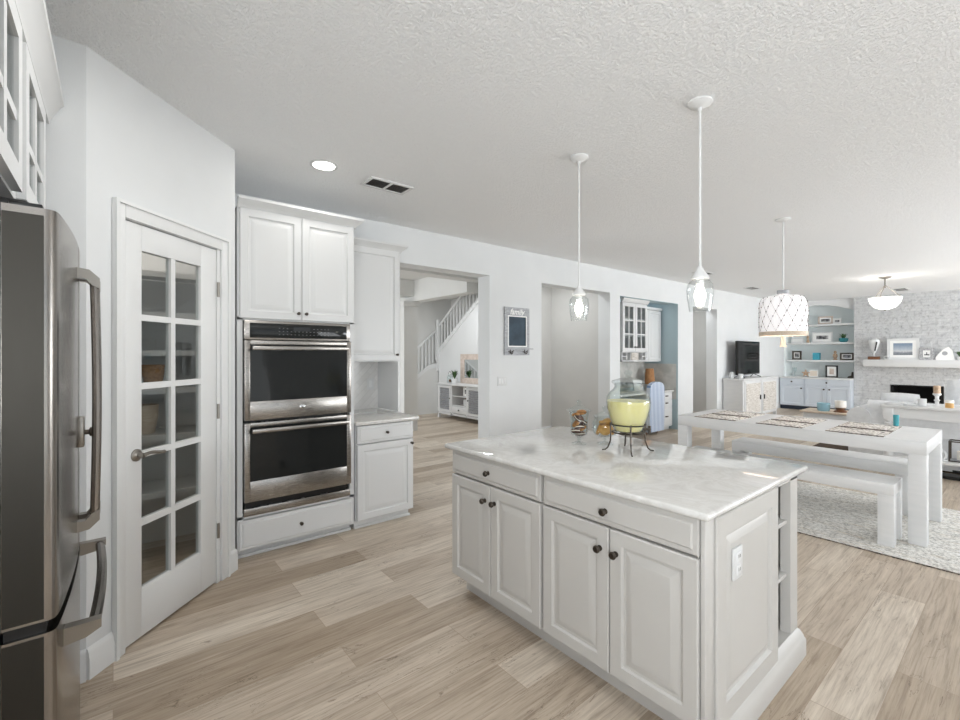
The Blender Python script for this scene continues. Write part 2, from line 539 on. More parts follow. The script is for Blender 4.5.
    def loops(s, o, U, Vv, W, w, h, steps, back=True):
        """a slab w x h standing on its back plane; steps = [(inset, height)] of nested rectangles"""
        t = bmesh.new()
        U, Vv, W, o = V(U), V(Vv), V(W), V(o)
        R = []
        for ins, z in steps:
            R.append([t.verts.new(o + U * x + Vv * y + W * z) for x, y in ((ins, ins), (w - ins, ins), (w - ins, h - ins), (ins, h - ins))])
        for a, b in zip(R, R[1:]):
            for i in range(4):
                t.faces.new((a[i], a[(i + 1) % 4], b[(i + 1) % 4], b[i]))
        t.faces.new(R[-1])
        if back: t.faces.new(R[0][::-1])
        bmesh.ops.recalc_face_normals(t, faces=t.faces)
        return s._merge(t)

    def ball(s, c, r, seg=16, sq=(1, 1, 1)):
        t = bmesh.new()
        bmesh.ops.create_uvsphere(t, u_segments=seg, v_segments=max(6, seg // 2), radius=r)
        for q in t.verts:
            q.co = V((q.co.x * sq[0], q.co.y * sq[1], q.co.z * sq[2])) + V(c)
        return s._merge(t)

    def build(s, name, m, parent=None, loc=None, angle=35):
        me = bpy.data.meshes.new(name)
        base = WL[parent] if parent is not None else V(loc if loc is not None else (0, 0, 0))
        bmesh.ops.translate(s.bm, vec=-base, verts=s.bm.verts)
        s.bm.to_mesh(me)
        s.bm.free()
        me.materials.append(m)
        me.polygons.foreach_set('use_smooth', [True] * len(me.polygons))
        me.set_sharp_from_angle(angle=math.radians(angle))
        o = bpy.data.objects.new(name, me)
        COL.objects.link(o)
        if parent is not None:
            o.parent = parent
        else:
            o.location = base
        WL[o] = base
        return o


WL = {}


def tag(o, label, cat, group=None, kind=None):
    o['label'] = label
    o['category'] = cat
    if group: o['group'] = group
    if kind: o['kind'] = kind
    return o


def thing(name, label, cat, loc, group=None):
    o = bpy.data.objects.new(name, None)
    o.empty_display_size = 0.1
    o.location = loc
    COL.objects.link(o)
    WL[o] = V(loc)
    return tag(o, label, cat, group)


def struct(name, mb, m, parent=None, angle=35):
    o = mb.build(name, m, parent, angle=angle)
    if parent is None: o['kind'] = 'structure'
    return o


def sroot(name, loc):
    o = bpy.data.objects.new(name, None)
    o.location = loc
    o['kind'] = 'structure'
    COL.objects.link(o)
    WL[o] = V(loc)
    return o


def dup(root, loc, label=None, rot=None):
    kids = [o for o in bpy.data.objects if o.parent == root]
    c = root.copy(); COL.objects.link(c)
    c.location = loc
    if rot is not None: c.rotation_euler = rot
    if label: c['label'] = label
    for k in kids:
        a = k.copy(); COL.objects.link(a); a.parent = c
        for g in [o for o in bpy.data.objects if o.parent == k]:
            b = g.copy(); COL.objects.link(b); b.parent = a
    return c


X, Y, Z = V((1, 0, 0)), V((0, 1, 0)), V((0, 0, 1))
DOOR = [(0, 0), (0, .016), (.004, .02), (.052, .02), (.058, .010), (.068, .009), (.098, .0185), (.1, .0185)]
DRAW = [(0, 0), (0, .014), (.004, .016), (.018, .017), (.024, .022), (.026, .022)]


def door_part(name, m, parent, o, U, W, w, h, steps=DOOR):
    back = .016
    return MB().loops(V(o) - V(W) * back, U, Z, W, w, h, [steps[0]] + [(i, z + back) for i, z in steps[1:]]).build(name, m, parent, angle=20)


def knob(parent, p, W, r=0.015, m=None):
    mb = MB().lathe(p, [(r * .75, 0), (r * .75, .003), (r * .42, .006), (r * .42, .014), (r * .95, .019), (r, .025), (r * .75, .031), (0, .033)], 14, W)
    return mb.build('knob', m or M['dark'], parent)


# ================================================================== SETTING
CEIL = 2.74
struct('floor', MB().box(-1.0, 14.6, YR - .15, 9.6, -.05, 0), M['floor'])
struct('ceiling', MB().box(-1.0, 14.6, YR - .15, 4.39, CEIL, CEIL + .1), M['ceiling'])
struct('ceiling_foyer', MB().box(-1.0, 14.6, 4.39, 9.6, CEIL + .0, CEIL + .1), M['wall_foyer'])
# back wall Y 4.17 .. 4.39 with its openings
W0, W1 = 4.17, 4.39
wb = MB()
for a, b, z0 in [(-.85, 2.319, 0), (2.319, 3.543, 2.36), (3.543, 4.458, 0), (4.458, 6.006, 2.36), (6.006, 6.275, 0), (6.275, 8.133, 2.335),
                 (8.133, 8.717, 0), (8.717, 9.765, 2.33), (9.765, 14.4, 0)]:
    wb.box(a, b, W0, W1, z0, CEIL)
struct('wall_back', wb, M['wall'])
struct('wall_left', MB().box(-1.0, -.85, -.35, 4.39, 0, CEIL).box(-1.0, -.85, YR, -2.4, 0, CEIL).box(-1.0, -.85, -2.4, -.35, 0, .82).box(-1.0, -.85, -2.4, -.35, 2.2, CEIL), M['wall'])
wr = MB()
xs = -1.0
for a, b, c, d in WIN:
    wr.box(xs, a, YR - .15, YR, 0, CEIL).box(a, b, YR - .15, YR, 0, c).box(a, b, YR - .15, YR, d, CEIL)
    xs = b
wr.box(xs, 14.6, YR - .15, YR, 0, CEIL)
struct('wall_right', wr, M['wall'])
for i, (a, b, c, d) in enumerate(WIN + [(0, 0, 0, 0)]):
    if i < 4:
        f = MB().box(a, b, YR - .1, YR - .04, c, c + .06).box(a, b, YR - .1, YR - .04, d - .06, d)
        for k in range(4):
            x = a + (b - a - .06) * k / 3
            f.box(x, x + .06, YR - .1, YR - .04, c, d)
    else:
        f = MB()
        for k in range(3):
            y = -2.4 + (2.05 - .06) * k / 2
            f.box(-.92, -.88, y, y + .06, .82, 2.2)
        f.box(-.92, -.88, -2.4, -.35, .82, .88).box(-.92, -.88, -2.4, -.35, 2.14, 2.2)
    struct('window_%d' % (i + 1), f, M['trim'])
struct('wall_end', MB().box(14.3, 14.5, 2.6, 4.39, 0, CEIL), M['pale_blue'])
# fireplace breast with the firebox opening left out
FP = 13.6
struct('wall_fireplace', MB().box(FP, 14.5, 2.05, 2.69, 0, CEIL).box(FP, 14.5, YR, 1.2, 0, CEIL).box(FP, 14.5, 1.2, 2.05, .716, CEIL)
       .box(FP, 14.5, 1.2, 2.05, 0, .3), M['stone'])
# pantry walls: a 45 degree wall with the door, and its two returns
P0 = V((-.09, 2.585, 0)); D = V((.70711, .70711, 0)); NO = V((.70711, -.70711, 0)); NI = -NO
pw = MB()
for a, b, z0, z1 in [(0, .178, 0, CEIL), (.85, 1.0, 0, CEIL), (.178, .85, 2.05, CEIL)]:
    pw.obox(P0 + D * a + Z * z0, D, Z, NI, b - a, z1 - z0, .1)
pw.box(-.85, -.09, 2.585, 2.685, 0, CEIL)
pw.box(.517, .617, 3.292, 4.17, 0, CEIL)
struct('wall_pantry', pw, M['wall'])
# rooms beyond the openings
struct('wall_hall', MB().box(4.475, 4.56, 4.39, 5.4, 0, CEIL).box(4.475, 8.29, 5.4, 5.52, 0, CEIL).box(6.03, 6.17, 4.39, 5.4, 0, CEIL), M['wall_shaded'])
struct('wall_far_hall', MB().box(8.3, 12.2, 5.3, 5.42, 0, CEIL).box(8.3, 8.4, 4.39, 5.3, 0, CEIL).box(11.0, 11.1, 4.39, 5.3, 0, CEIL), M['wall_shaded'])
struct('wall_foyer', MB().box(6.45, 6.6, 5.52, 9.2, 0, CEIL + 1.5).box(0, 6.6, 9.05, 9.2, 0, CEIL + 1.5).box(0.1, .25, 4.39, 5.8, 0, CEIL)
       .box(.1, .25, 8.8, 9.2, 0, CEIL), M['wall_foyer'])
# foyer beams and square pillar
struct('trim_1', MB().box(4.24, 4.46, 5.53, 9.04, 2.36, CEIL).box(2.6, 4.46, 5.3, 5.53, 2.52, CEIL).box(3.2, 4.24, 7.1, 7.4, 2.45, CEIL), M['wall_foyer'])
pl = MB().box(4.06, 4.34, 7.15, 7.43, 0, 2.27).box(4.03, 4.37, 7.12, 7.46, 2.27, 2.36, .01)
struct('trim_2', pl, M['wall_foyer'])
# desk nook (blue walls)
struct('wall_nook', MB().box(8.128, 8.1335, 4.171, 4.39, 0, 2.335).box(6.275, 8.128, 4.171, 4.39, 2.329, 2.3352).box(6.175, 6.275, 4.39, 4.95, 0, CEIL).box(8.133, 8.233, 4.39, 4.95, 0, CEIL).box(6.175, 8.233, 4.85, 4.95, 0, CEIL)
       .box(6.275, 8.133, 4.39, 4.85, 2.5, 2.6), M['wall_blue'])
area('nook_fill', (7.3, 4.5, 2.48), (0, 0, 0), .3, .2, 2.5, DAY)  # unseen fill added to light the nook
struct('trim_3', MB().box(6.28, 8.115, 4.838, 4.85, .76, 1.28).box(8.115, 8.127, 4.2, 4.838, .56, 1.22), M['marble'])
# tile splash behind the coffee counter
struct('trim_4', MB().box(1.49, 2.06, 4.158, 4.17, .868, 1.34), M['tile'])


def baseboard(name, o, U, W, length):
    h = .135
    prof = [(0, 0), (.016, 0), (.016, .09), (.013, .1), (.013, .112), (.006, .13), (0, h)]
    pts = [V(o) + V(W) * a + Z * b for a, b in prof]
    return struct(name, MB().prism(pts, V(U) * length), M['trim'])


baseboard('baseboard_pantry', P0, D, NO, .12)
struct('baseboard_return', MB().prism([P0 + V((0, -a, b)) for a, b in [(0, 0), (.016, 0), (.016, .09), (.013, .1), (.013, .112), (.006, .13), (0, .135)]], V((-.7, 0, 0))), M['trim'])
baseboard('baseboard_corner', P0 + D * .922, D, NO, .085)
for i, (a, b) in enumerate([(3.543, 4.458), (6.006, 6.275), (8.133, 8.717), (9.765, 13.3)]):
    baseboard('baseboard_back_%d' % (i + 1), (a, W0, 0), X, -Y, b - a)
baseboard('baseboard_foyer', (3.5, 9.05, 0), X, -Y, 2.9)
baseboard('baseboard_hall', (4.55, 5.4, 0), X, -Y, 1.47)
# pantry door casing
cs = MB()
for a, b, z0, z1 in [(.118, .176, 0, 2.13), (.852, .92, 0, 2.13), (.176, .852, 2.051, 2.13)]:
    cs.obox(P0 + D * a + Z * z0, D, Z, NO, b - a, z1 - z0, .018, .005)
for a, b, z0, z1 in [(.119, .136, 0, 2.112), (.902, .919, 0, 2.112), (.119, .919, 2.112, 2.129)]:
    cs.obox(P0 + D * a + Z * z0 + NO * .015, D, Z, NO, b - a, z1 - z0, .012)
cs.obox(P0 + D * .824 + NI * .09, D, Z, NO, .026, 2.06, .094)
struct('trim_5', cs, M['trim'])
# the door itself, ten lights
d1 = sroot('door_1', P0 + D * .5)
gx = [(.287, .467), (.502, .687)]
gz = [(.252, .555), (.590, .893), (.928, 1.231), (1.266, 1.571), (1.606, 1.915)]
lf = MB()
Tn = .035
o = P0 + NI * .035


def leaf(a, b, z0, z1, bev=.003):
    lf.obox(o + D * a + Z * z0, D, Z, NO, b - a, z1 - z0, Tn, bev)


leaf(.18, .283, .012, 2.045); leaf(.691, .82, .012, 2.045); leaf(.283, .691, .012, .248); leaf(.283, .691, 1.919, 2.045)
lf.obox(o + D * .470 + Z * .248 + NO * .0015, D, Z, NO, .029, 1.671, Tn - .003)
for (a, b), (c, d) in zip(gz, gz[1:]):
    for xa_, xb_ in ((.283, .470), (.499, .691)):
        lf.obox(o + D * xa_ + Z * (b + .002) + NO * .002, D, Z, NO, xb_ - xa_, c - b - .004, Tn - .004)
lo = lf.build('door_leaf', M['trim'], d1)
for a, b in gx:
    for c, d in gz:
        MB().obox(P0 + NI * .019 + D * (a - .006) + Z * (c - .006), D, Z, NO, b - a + .012, d - c + .012, .004).build('glass_pane', M['pane'], lo)
for z in (.322, 1.056, 1.803):
    MB().cyl(P0 + D * .829 + NO * .008 + Z * (z - .045), P0 + D * .829 + NO * .008 + Z * (z + .045), .008).build('hinge', M['nickel'], d1)
h = P0 + D * .25 + Z * .915
MB().lathe(h, [(.03, 0), (.03, .006), (.024, .012), (.012, .016), (.011, .045), (0, .046)], 20, NO).tube(
    [h + NO * .042 + D * q + Z * (.006 * math.sin(q * 40)) for q in [-.005 + .0145 * k for k in range(10)]], .0085).build('door_handle', M['nickel'], d1)

# pantry shelving seen through the door
rt = thing('pantry_shelving', 'white wire shelving inside the pantry behind the glazed door', 'shelving', (-.15, 3.9, 0))
for z in (.45, .84, 1.16, 1.42, 1.68, 1.96):
    f = MB().box(-.84, .50, 3.78, 4.16, z, z + .012).box(-.84, .50, 3.772, 3.78, z - .025, z + .012)
    f.box(-.84, -.50, 2.95, 3.772, z, z + .012)
    f.build('shelf', M['white'], rt)
for nm, lab, px, py, pz, r, hh, mm in [('basket', 'brown wicker basket on the upper pantry shelf', .22, 3.93, 1.172, .065, .16, M['wicker']),
                                       ('basket', 'pale woven basket on the lower pantry shelf', .17, 3.93, .852, .08, .2, M['wood_pale'])]:
    q = MB().lathe((px, py, pz), [(r * .75, 0), (r, hh * .6), (r * 1.03, hh), (r * .95, hh), (r * .9, hh * .6), (r * .7, .012), (0, .012)], 20).build(nm, mm, loc=(px, py, pz))
    tag(q, lab, 'basket')

# ================================================================== REFRIGERATOR
F0, F1 = 1.55, 2.46
fr = thing('refrigerator', 'stainless steel french door refrigerator beside the pantry door', 'refrigerator', (-.5, 2.0, 0))
MB().box(-.84, -.222, F0, F1, .06, 1.75, .004).build('cabinet_body', M['steel_side'], fr)
MB().box(-.84, -.22, F0 + .02, F1 - .02, 0, .06).build('base_grille', M['black'], fr)


def bow(y):
    return -.110 + .02 * (1 - ((y - 2.005) / .455) ** 2)


def slab(y0, y1, z0, z1, rl=.012, rr=.012):
    pts = [V((-.207, y0, z0))]
    n = 12
    ys = [y0 + (y1 - y0) * k / n for k in range(n + 1)]
    for k, y in enumerate(ys):
        xx = bow(y)
        if k == 0:
            pts += [V((xx - .022, y, z0)), V((xx - .012, y + .002, z0)), V((xx - .004, y + .008, z0)), V((xx, y + .02, z0))]
        elif k == n:
            pts += [V((xx, y - .008, z0)), V((xx - .008, y, z0))]
        else:
            pts.append(V((xx, y, z0)))
    pts.append(V((-.207, y1, z0)))
    return MB().prism(pts, Z * (z1 - z0))


for y0, y1 in ((F0, 2.002), (2.008, F1)):
    dd = slab(y0, y1, .745, 1.77).build('door', M['steel_v'], fr, angle=50)
    MB().box(-.196, -.136, y0 + .01, y1 - .01, 1.77, 1.782, .003).build('door_cap', M['black'], dd)
    MB().box(-.206, -.133, y0 - .0012, y0 + .002, .752, 1.752).build('door_edge', M['steel_side'], dd)
    yh = 1.965 if y0 == F0 else 2.05
    bx = bow(yh)
    hb = MB()
    zz = [.86 + (1.66 - .86) * k / 14 for k in range(15)]
    hb.tube([V((bx + .042 + .006 * math.sin(PI * k / 14), yh, zz[k])) for k in range(15)], .0125, 10)
    hd = hb.build('handle', M['steel_v'], dd)
    for z0, sgn in ((1.655, 1), (.865, -1)):
        br_ = MB().prism([V((bx - .004, yh - .014, z0 + sgn * .035)), V((bx + .03, yh - .014, z0 + sgn * .03)), V((bx + .056, yh - .014, z0 + sgn * .004)),
                   V((bx + .056, yh - .014, z0 - sgn * .03)), V((bx + .036, yh - .014, z0 - sgn * .02)), V((bx + .02, yh - .014, z0 + sgn * .0)), V((bx - .004, yh - .014, z0 + sgn * .0))], Y * .028)
        br_.build('handle_bracket', M['nickel'], hd)
MB().box(-.205, -.13, F0 + .012, F1 - .012, .712, .75).build('gasket', M['black'], fr)
fz = slab(F0, F1, .07, .715).build('freezer_drawer', M['steel_v'], fr, angle=50)
MB().box(-.206, -.133, F0 - .0012, F0 + .002, .075, .708).build('door_edge', M['steel_side'], fz)
hb = MB().tube([V((bow(y) + .06, y, .655)) for y in [1.66 + .69 * k / 10 for k in range(11)]], .0145, 10).build('handle', M['steel_v'], fz)
for y in (1.64, 2.33):
    b_ = MB().prism([V((bow(y) - .004, y, .625)), V((bow(y) + .045, y, .632)), V((bow(y) + .078, y, .65)), V((bow(y) + .078, y, .672)), V((bow(y) + .03, y, .672)), V((bow(y) - .004, y, .672))], Y * .03)
    b_.build('handle_bracket', M['nickel'], hb)
lk = MB().box(bow(2.0) - .003, bow(2.0) + .016, 1.985, 2.03, 1.1, 1.2, .004).build('latch_plate', M['nickel'], fr)
MB().lathe((bow(2.0) + .012, 2.0, 1.148), [(.008, 0), (.008, .015), (.015, .018), (.016, .032), (.009, .036), (0, .037)], 14, X).build('knob', M['dark'], lk)
hc = MB().box(-.33, -.16, F0 + .02, F0 + .13, 1.752, 1.79, .01).box(-.3, -.23, F0 + .03, F0 + .11, 1.785, 1.803, .008)
MB().box(-.33, -.16, F1 - .13, F1 - .02, 1.752, 1.79, .01).build('hinge_cover', M['black'], fr)
hc.build('hinge_cover', M['black'], fr)

# glazed cabinets over the refrigerator
gc = thing('glazed_cabinet', 'white glazed cabinet over the refrigerator at the left edge', 'cabinet', (-.5, 1.7, 1.83))
c0, c1, cz0, cz1 = .85, 2.46, 1.86, 2.36
cm = MB().box(-.84, -.82, c0, c1, cz0, cz1).box(-.82, -.24, c0, c0 + .02, cz0, cz1).box(-.82, -.24, c1 - .02, c1, cz0, cz1).box(-.82, -.24, c0 + .02, c1 - .02, cz0, cz0 + .02).box(
    -.82, -.24, c0 + .02, c1 - .02, cz1 - .02, cz1).box(-.82, -.3, c0 + .02, c1 - .02, 2.08, 2.095)
for a_, b_ in ((c0, 1.345), (1.81, 1.897), (2.39, c1)):
    cm.box(-.24, -.2225, a_, b_, cz0, cz1)
for a_, b_ in ((1.345, 1.81), (1.897, 2.39)):
    cm.box(-.24, -.2225, a_, b_, 2.33, cz1).box(-.24, -.2225, a_, b_, cz0, 1.87)
cm.build('case', M['white'], gc)
for y0, y1 in ((1.34, 1.815), (1.892, 2.395)):
    dr = MB().ring((-.222, y0, 1.868), Y, Z, X, y1 - y0, 2.335 - 1.868, .022, .062, .06, .062)
    mid = (y0 + y1) / 2 + .005
    dr.box(-.2185, -.2035, mid - .02, mid + .02, 1.93, 2.275).box(-.2195, -.2045, y0 + .062, mid - .02, 2.046, 2.074).box(-.2195, -.2045, mid + .02, y1 - .062, 2.046, 2.074)
    dd = dr.build('door', M['white'], gc)
    MB().box(-.214, -.21, y0 + .05, y1 - .05, 1.9, 2.3).build('glass_pane', M['pane'], dd)
cr = [(-.23, 2.362), (-.205, 2.362), (-.2, 2.385), (-.185, 2.41), (-.17, 2.44), (-.16, 2.448), (-.16, 2.475), (-.23, 2.475)]
MB().prism([V((x, c0, z)) for x, z in cr], Y * (2.575 - c0)).build('crown_moulding', M['white'], gc)

# ================================================================== OVEN TOWER
TY = 3.40
tw = thing('oven_cabinet', 'tall white cabinet built around the double oven', 'cabinet', (1.065, 3.8, 0))
MB().box(.65, .672, TY + .02, 4.165, .06, 2.41).box(1.458, 1.48, TY + .02, 4.165, .06, 2.41).box(.65, 1.48, 4.14, 4.165, .06, 2.41).box(.65, 1.48, TY + .02, 4.14, 2.39, 2.41).box(
    .672, 1.458, TY + .03, 4.14, .27, .292).box(.672, 1.458, TY + .03, 4.14, 1.642, 1.66).box(.65, .684, TY + .002, TY + .02, .06, 2.41).box(1.444, 1.48, TY + .002, TY + .02, .06, 2.41).box(
    .65, 1.48, TY + .002, TY + .02, .278, .296).box(.65, 1.48, TY + .002, TY + .02, 1.642, 1.66).build('case', M['white'], tw)
MB().box(.66, 1.47, TY + .06, 4.1, 0, .07).box(.655, 1.475, TY + .045, TY + .06, 0, .022, .004).build('toe_kick', M['white'], tw)
for x0, w, kx in ((.664, .4065, 1.045), (1.0735, .4, 1.1)):
    dd = door_part('door', M['white'], tw, (x0, TY + .002, 1.652), X, -Y, w, .75)
    knob(dd, (kx, TY - .018, 1.70), -Y, .012)
dd = door_part('drawer', M['white'], tw, (.66, TY + .002, .074), X, -Y, .812, .198, DRAW)
knob(dd, (1.065, TY - .018, .172), -Y, .013)
crt = [(.0, 2.40), (.012, 2.40), (.018, 2.415), (.03, 2.425), (.055, 2.447), (.062, 2.452), (.062, 2.468), (0, 2.468)]


def crown(parent, x0, x1, yf, yb, dz=0.0, ret=True):
    m_ = MB()
    b = m_.bm
    cors = [(x0, yf), (x1, yf)] + ([(x1, yb)] if ret else [])
    rings = []
    for i, (cx_, cy_) in enumerate(cors):
        ring = []
        for a, z in crt:
            dx = 0 if i == 0 else a
            dy = 0 if i == 2 else -a
            ring.append(b.verts.new((cx_ + dx, cy_ + dy, z + dz)))
        rings.append(ring)
    n = len(crt)
    for p, q in zip(rings, rings[1:]):
        for k in range(n):
            b.faces.new((p[k], q[k], q[(k + 1) % n], p[(k + 1) % n]))
    b.faces.new(rings[0]); b.faces.new(rings[-1][::-1])
    # top cover
    bmesh.ops.recalc_face_normals(b, faces=b.faces)
    return m_.build('crown_moulding', M['white'], parent)


crown(tw, .65, 1.48, TY, 3.74)

# double oven
ov = thing('double_oven', 'stainless steel double wall oven with black glass doors', 'oven', (1.06, 3.6, .296))
OX0, OX1 = .688, 1.44
MB().box(OX0 + .01, OX1 - .01, TY + .005, 4.0, .3, 1.638).build('body', M['black'], ov)
MB().box(OX0, OX1, TY - .022, TY + .004, 1.506, 1.64, .004).build('control_fascia', M['steel'], ov)
cp = MB().box(OX0 + .035, OX1 - .03, TY - .026, TY - .021, 1.52, 1.622, .002).build('control_panel', M['oven_glass'], ov)
disp = MB().box(1.01, 1.13, TY - .0268, TY - .0255, 1.572, 1.602)
disp.build('display', mat('display_grey', (44, 47, 50), 0.2), cp)
bt = MB()
for r_ in range(3):
    for c_ in range(14):
        xx = .91 + c_ * .027
        if .99 < xx < 1.15 and r_ == 0: continue
        if r_ == 1 and .99 < xx < 1.15 and False: continue
        bt.box(xx, xx + .009, TY - .0268, TY - .0255, 1.588 - r_ * .022, 1.5905 - r_ * .022)
bt.build('button_legend', mat('legend_grey', (112, 114, 116), 0.4), cp)


def oven_door(z0, z1, band, badge):
    steps_o = (OX0, TY - .035)
    fr_ = MB()
    yb, yf = TY + .002, TY - .04
    g0, g1 = OX0 + .034, OX1 - .03
    gz0, gz1 = z0 + band, z1 - .028
    fr_.ring((OX0, yb, z0), X, Z, -Y, OX1 - OX0, z1 - z0, yb - yf, .034, .028, band, .0025)
    dd = fr_.build('oven_door', M['steel'], ov)
    gl = MB()
    # the glass bows out a little towards its middle
    n = 10
    pts = []
    for k in range(n + 1):
        u = k / n
        pts.append(V((g0 + (g1 - g0) * u, yf + .006 - .004 * math.sin(PI * u), gz0)))
    pts += [V((g1, yb - .004, gz0)), V((g0, yb - .004, gz0))]
    gl.prism(pts, Z * (gz1 - gz0))
    gl.build('glass_window', M['oven_glass'], dd)
    hz = gz1 - .024
    hh = MB().box(g0 + .005, g1 - .005, yf - .052, yf - .034, hz - .014, hz + .014, .006)
    for xx in (g0 + .012, g1 - .04):
        hh.box(xx, xx + .028, yf - .04, yf + .012, hz - .01, hz + .01, .003)
    hh.build('handle', M['steel'], dd)
    if badge:
        c = ((OX0 + OX1) / 2 + .005, yf - .0, z0 + band * .55)
        bd = MB().lathe(c, [(.019, 0), (.019, .003), (.016, .0045), (0, .0045)], 24, -Y).build('badge', M['chrome'], dd)
        e = MB()
        for r1 in (.0155,):
            e.tube([V((c[0] + r1 * math.cos(t * PI / 12), c[1] - .0045, c[2] + r1 * math.sin(t * PI / 12))) for t in range(25)], .0008, 6)
        for sx_ in (-1, 1):
            e.tube([V((c[0] + sx_ * .005 + .0055 * math.cos(t * PI / 8 * (1 if sx_ < 0 else .8)), c[1] - .0045, c[2] + .0075 * math.sin(t * PI / 8) * (1 - .02 * t))) for t in range(2, 17)], .0008, 6)
        e.build('monogram', M['dark'], bd)


oven_door(.954, 1.500, .128, True)
oven_door(.398, .936, .140, False)
MB().box(OX0, OX1, TY - .02, TY + .004, .298, .35, .004).build('lower_trim', M['steel'], ov)

# ================================================================== COFFEE BASE + UPPER CABINET
bc = thing('base_cabinet', 'white single door base cabinet to the right of the double oven', 'cabinet', (1.76, 3.8, 0))
MB().box(1.497, 2.018, TY + .018, 4.165, .07, .838).build('case', M['white'], bc)
MB().box(1.5, 2.0, TY + .05, 4.16, 0, .07).box(1.5, 2.01, TY + .036, TY + .05, 0, .022, .004).build('toe_kick', M['white'], bc)
dd = door_part('drawer', M['white'], bc, (1.503, TY + .002, .69), X, -Y, .508, .14, DRAW)
knob(dd, (1.757, TY - .018, .762), -Y, .012)
dd = door_part('door', M['white'], bc, (1.503, TY + .002, .078), X, -Y, .508, .602)
knob(dd, (1.99, TY - .018, .645), -Y, .012)
q = MB().box(1.485, 2.062, TY - .035, 4.155, .838, .868, .007).build('countertop', M['quartz'], loc=(1.77, 3.8, .838))
tag(q, 'short pale quartz counter slab between the double oven and the foyer opening', 'countertop')
uc = thing('upper_cabinet', 'white wall cabinet hung above the short quartz counter', 'cabinet', (1.86, 4.0, 1.335))
UY = 3.83
MB().box(1.49, 2.125, UY + .018, 4.165, 1.335, 2.385).build('case', M['white'], uc)
MB().box(2.062, 2.08, 3.745, 4.165, .869, 1.335).build('end_panel', M['trim'], uc)
dd = door_part('door', M['white'], uc, (1.5, UY + .002, 1.345), X, -Y, .615, 1.03)
knob(dd, (2.085, UY - .018, 1.40), -Y, .012)
crown(uc, 1.49, 2.125, UY, 4.165, -.03)


def plate(name, label, cx_, cz, w, h, gang, outlet=False, y=None):
    y = (4.158 if outlet else W0) if y is None else y
    r_ = thing(name, label, 'outlet' if outlet else 'light switch', (cx_, y, cz))
    MB().box(cx_ - w / 2, cx_ + w / 2, y - .006, y, cz - h / 2, cz + h / 2, .0025).build('cover_plate', M['white'], r_)
    for k in range(gang):
        xx = cx_ + (k - (gang - 1) / 2) * .046
        MB().box(xx - .016, xx + .016, y - .009, y - .005, cz - .033, cz + .033, .002).build('socket' if outlet else 'rocker', M['trim'], r_)


plate('wall_outlet', 'white outlet plate on the tiled splash over the short counter', 1.98, 1.11, .075, .115, 1, True)
plate('light_switch', 'white triple light switch plate on the wall below the chalkboard', 3.747, 1.07, .165, .115, 3)

# ================================================================== ISLAND
IX, IY0, IY1 = 1.53, .705, 2.15
MI = M['island']


def island_unit(label, y0, y1, loc):
    r_ = thing('island_cabinet', label, 'cabinet', loc)
    MB().box(IX + .028, 2.198, y0, y1, .132, .857).box(2.198, 2.47, max(y0, 1.003), y1, 0, .857).build('case', MI, r_)
    MB().box(IX + .115, 2.19, y0, y1, 0, .134).build('toe_kick', MI, r_)
    return r_


u1 = island_unit('white island cabinet with two narrow doors, at the far end of the island', 1.425, 2.148, (1.8, 1.8, 0))
u2 = island_unit('white island cabinet with two wide doors, raised end panel and plinth', .79, 1.424, (1.8, 1.1, 0))


def idoor(parent, nm, y0, y1, z0, z1, steps, ky, kz):
    d_ = door_part(nm, MI, parent, (IX + .012, y1, z0), -Y, -X, y1 - y0, z1 - z0, steps)
    knob(d_, (IX - .008, ky, kz), -X, .0155)
    return d_


idoor(u1, 'drawer', 1.434, 2.128, .726, .853, DRAW, 1.80, .785)
idoor(u1, 'door', 1.79, 2.128, .142, .716, DOOR, 1.828, .635)
idoor(u1, 'door', 1.434, 1.784, .142, .716, DOOR, 1.752, .637)
idoor(u2, 'drawer', .712, 1.416, .726, .853, DRAW, 1.078, .782)
idoor(u2, 'door', 1.065, 1.416, .142, .716, DOOR, 1.105, .627)
idoor(u2, 'door', .712, 1.06, .142, .716, DOOR, 1.03, .627)
MB().box(IX + .028, 2.198, .719, .79, .132, .857).build('filler', MI, u2)
MB().box(1.536, 2.2, .7165, .719, .135, .857).box(1.69, 2.2, .7165, .719, 0, .135).build('end_board', MI, u2)
MB().box(1.534, 1.598, .692, .7095, .128, .857, .003).build('corner_post', MI, u2)
# end unit with raised panel and open shelves
eu = thing('island_bookshelf', 'narrow white open shelf unit in the back corner of the island', 'bookshelf', (2.34, .85, 0))
e = MB()
e.box(2.2, 2.237, .7, 1.0, .0, .857).box(2.393, 2.487, .7, .74, .0, .857).box(2.46, 2.487, .74, 1.0, 0, .857).box(2.2, 2.487, .7, 1.0, .83, .857).box(2.2, 2.487, .7, 1.0, .0, .132)
e.build('case', MI, eu)
PAN = [(0, 0), (0, .012), (.004, .016), (.072, .016), (.08, .004), (.09, .003), (.118, .0125), (.12, .0125)]
door_part('raised_panel', MI, u2, (1.605, .7, .105), X, -Y, .585, .74, PAN)
for z in (.405, .648):
    MB().box(2.238, 2.459, .715, .999, z - .018, z, .003).build('shelf', MI, eu)
PROF = [(0, 0), (.028, 0), (.028, .075), (.022, .085), (.018, .1), (.008, .118), (0, .128)]
b = MB()
bm_ = b.bm
cors = [(1.56, .7, 0, -1), (2.487, .7, 1, -1), (2.487, 2.14, 1, 0)]
rings = [[bm_.verts.new((cx_ + a * dx, cy_ + a * dy, z)) for a, z in PROF] for cx_, cy_, dx, dy in cors]
for p, q_ in zip(rings, rings[1:]):
    for k in range(len(PROF)):
        bm_.faces.new((p[k], q_[k], q_[(k + 1) % len(PROF)], p[(k + 1) % len(PROF)]))
bm_.faces.new(rings[0]); bm_.faces.new(rings[-1][::-1])
bmesh.ops.recalc_face_normals(bm_, faces=bm_.faces)
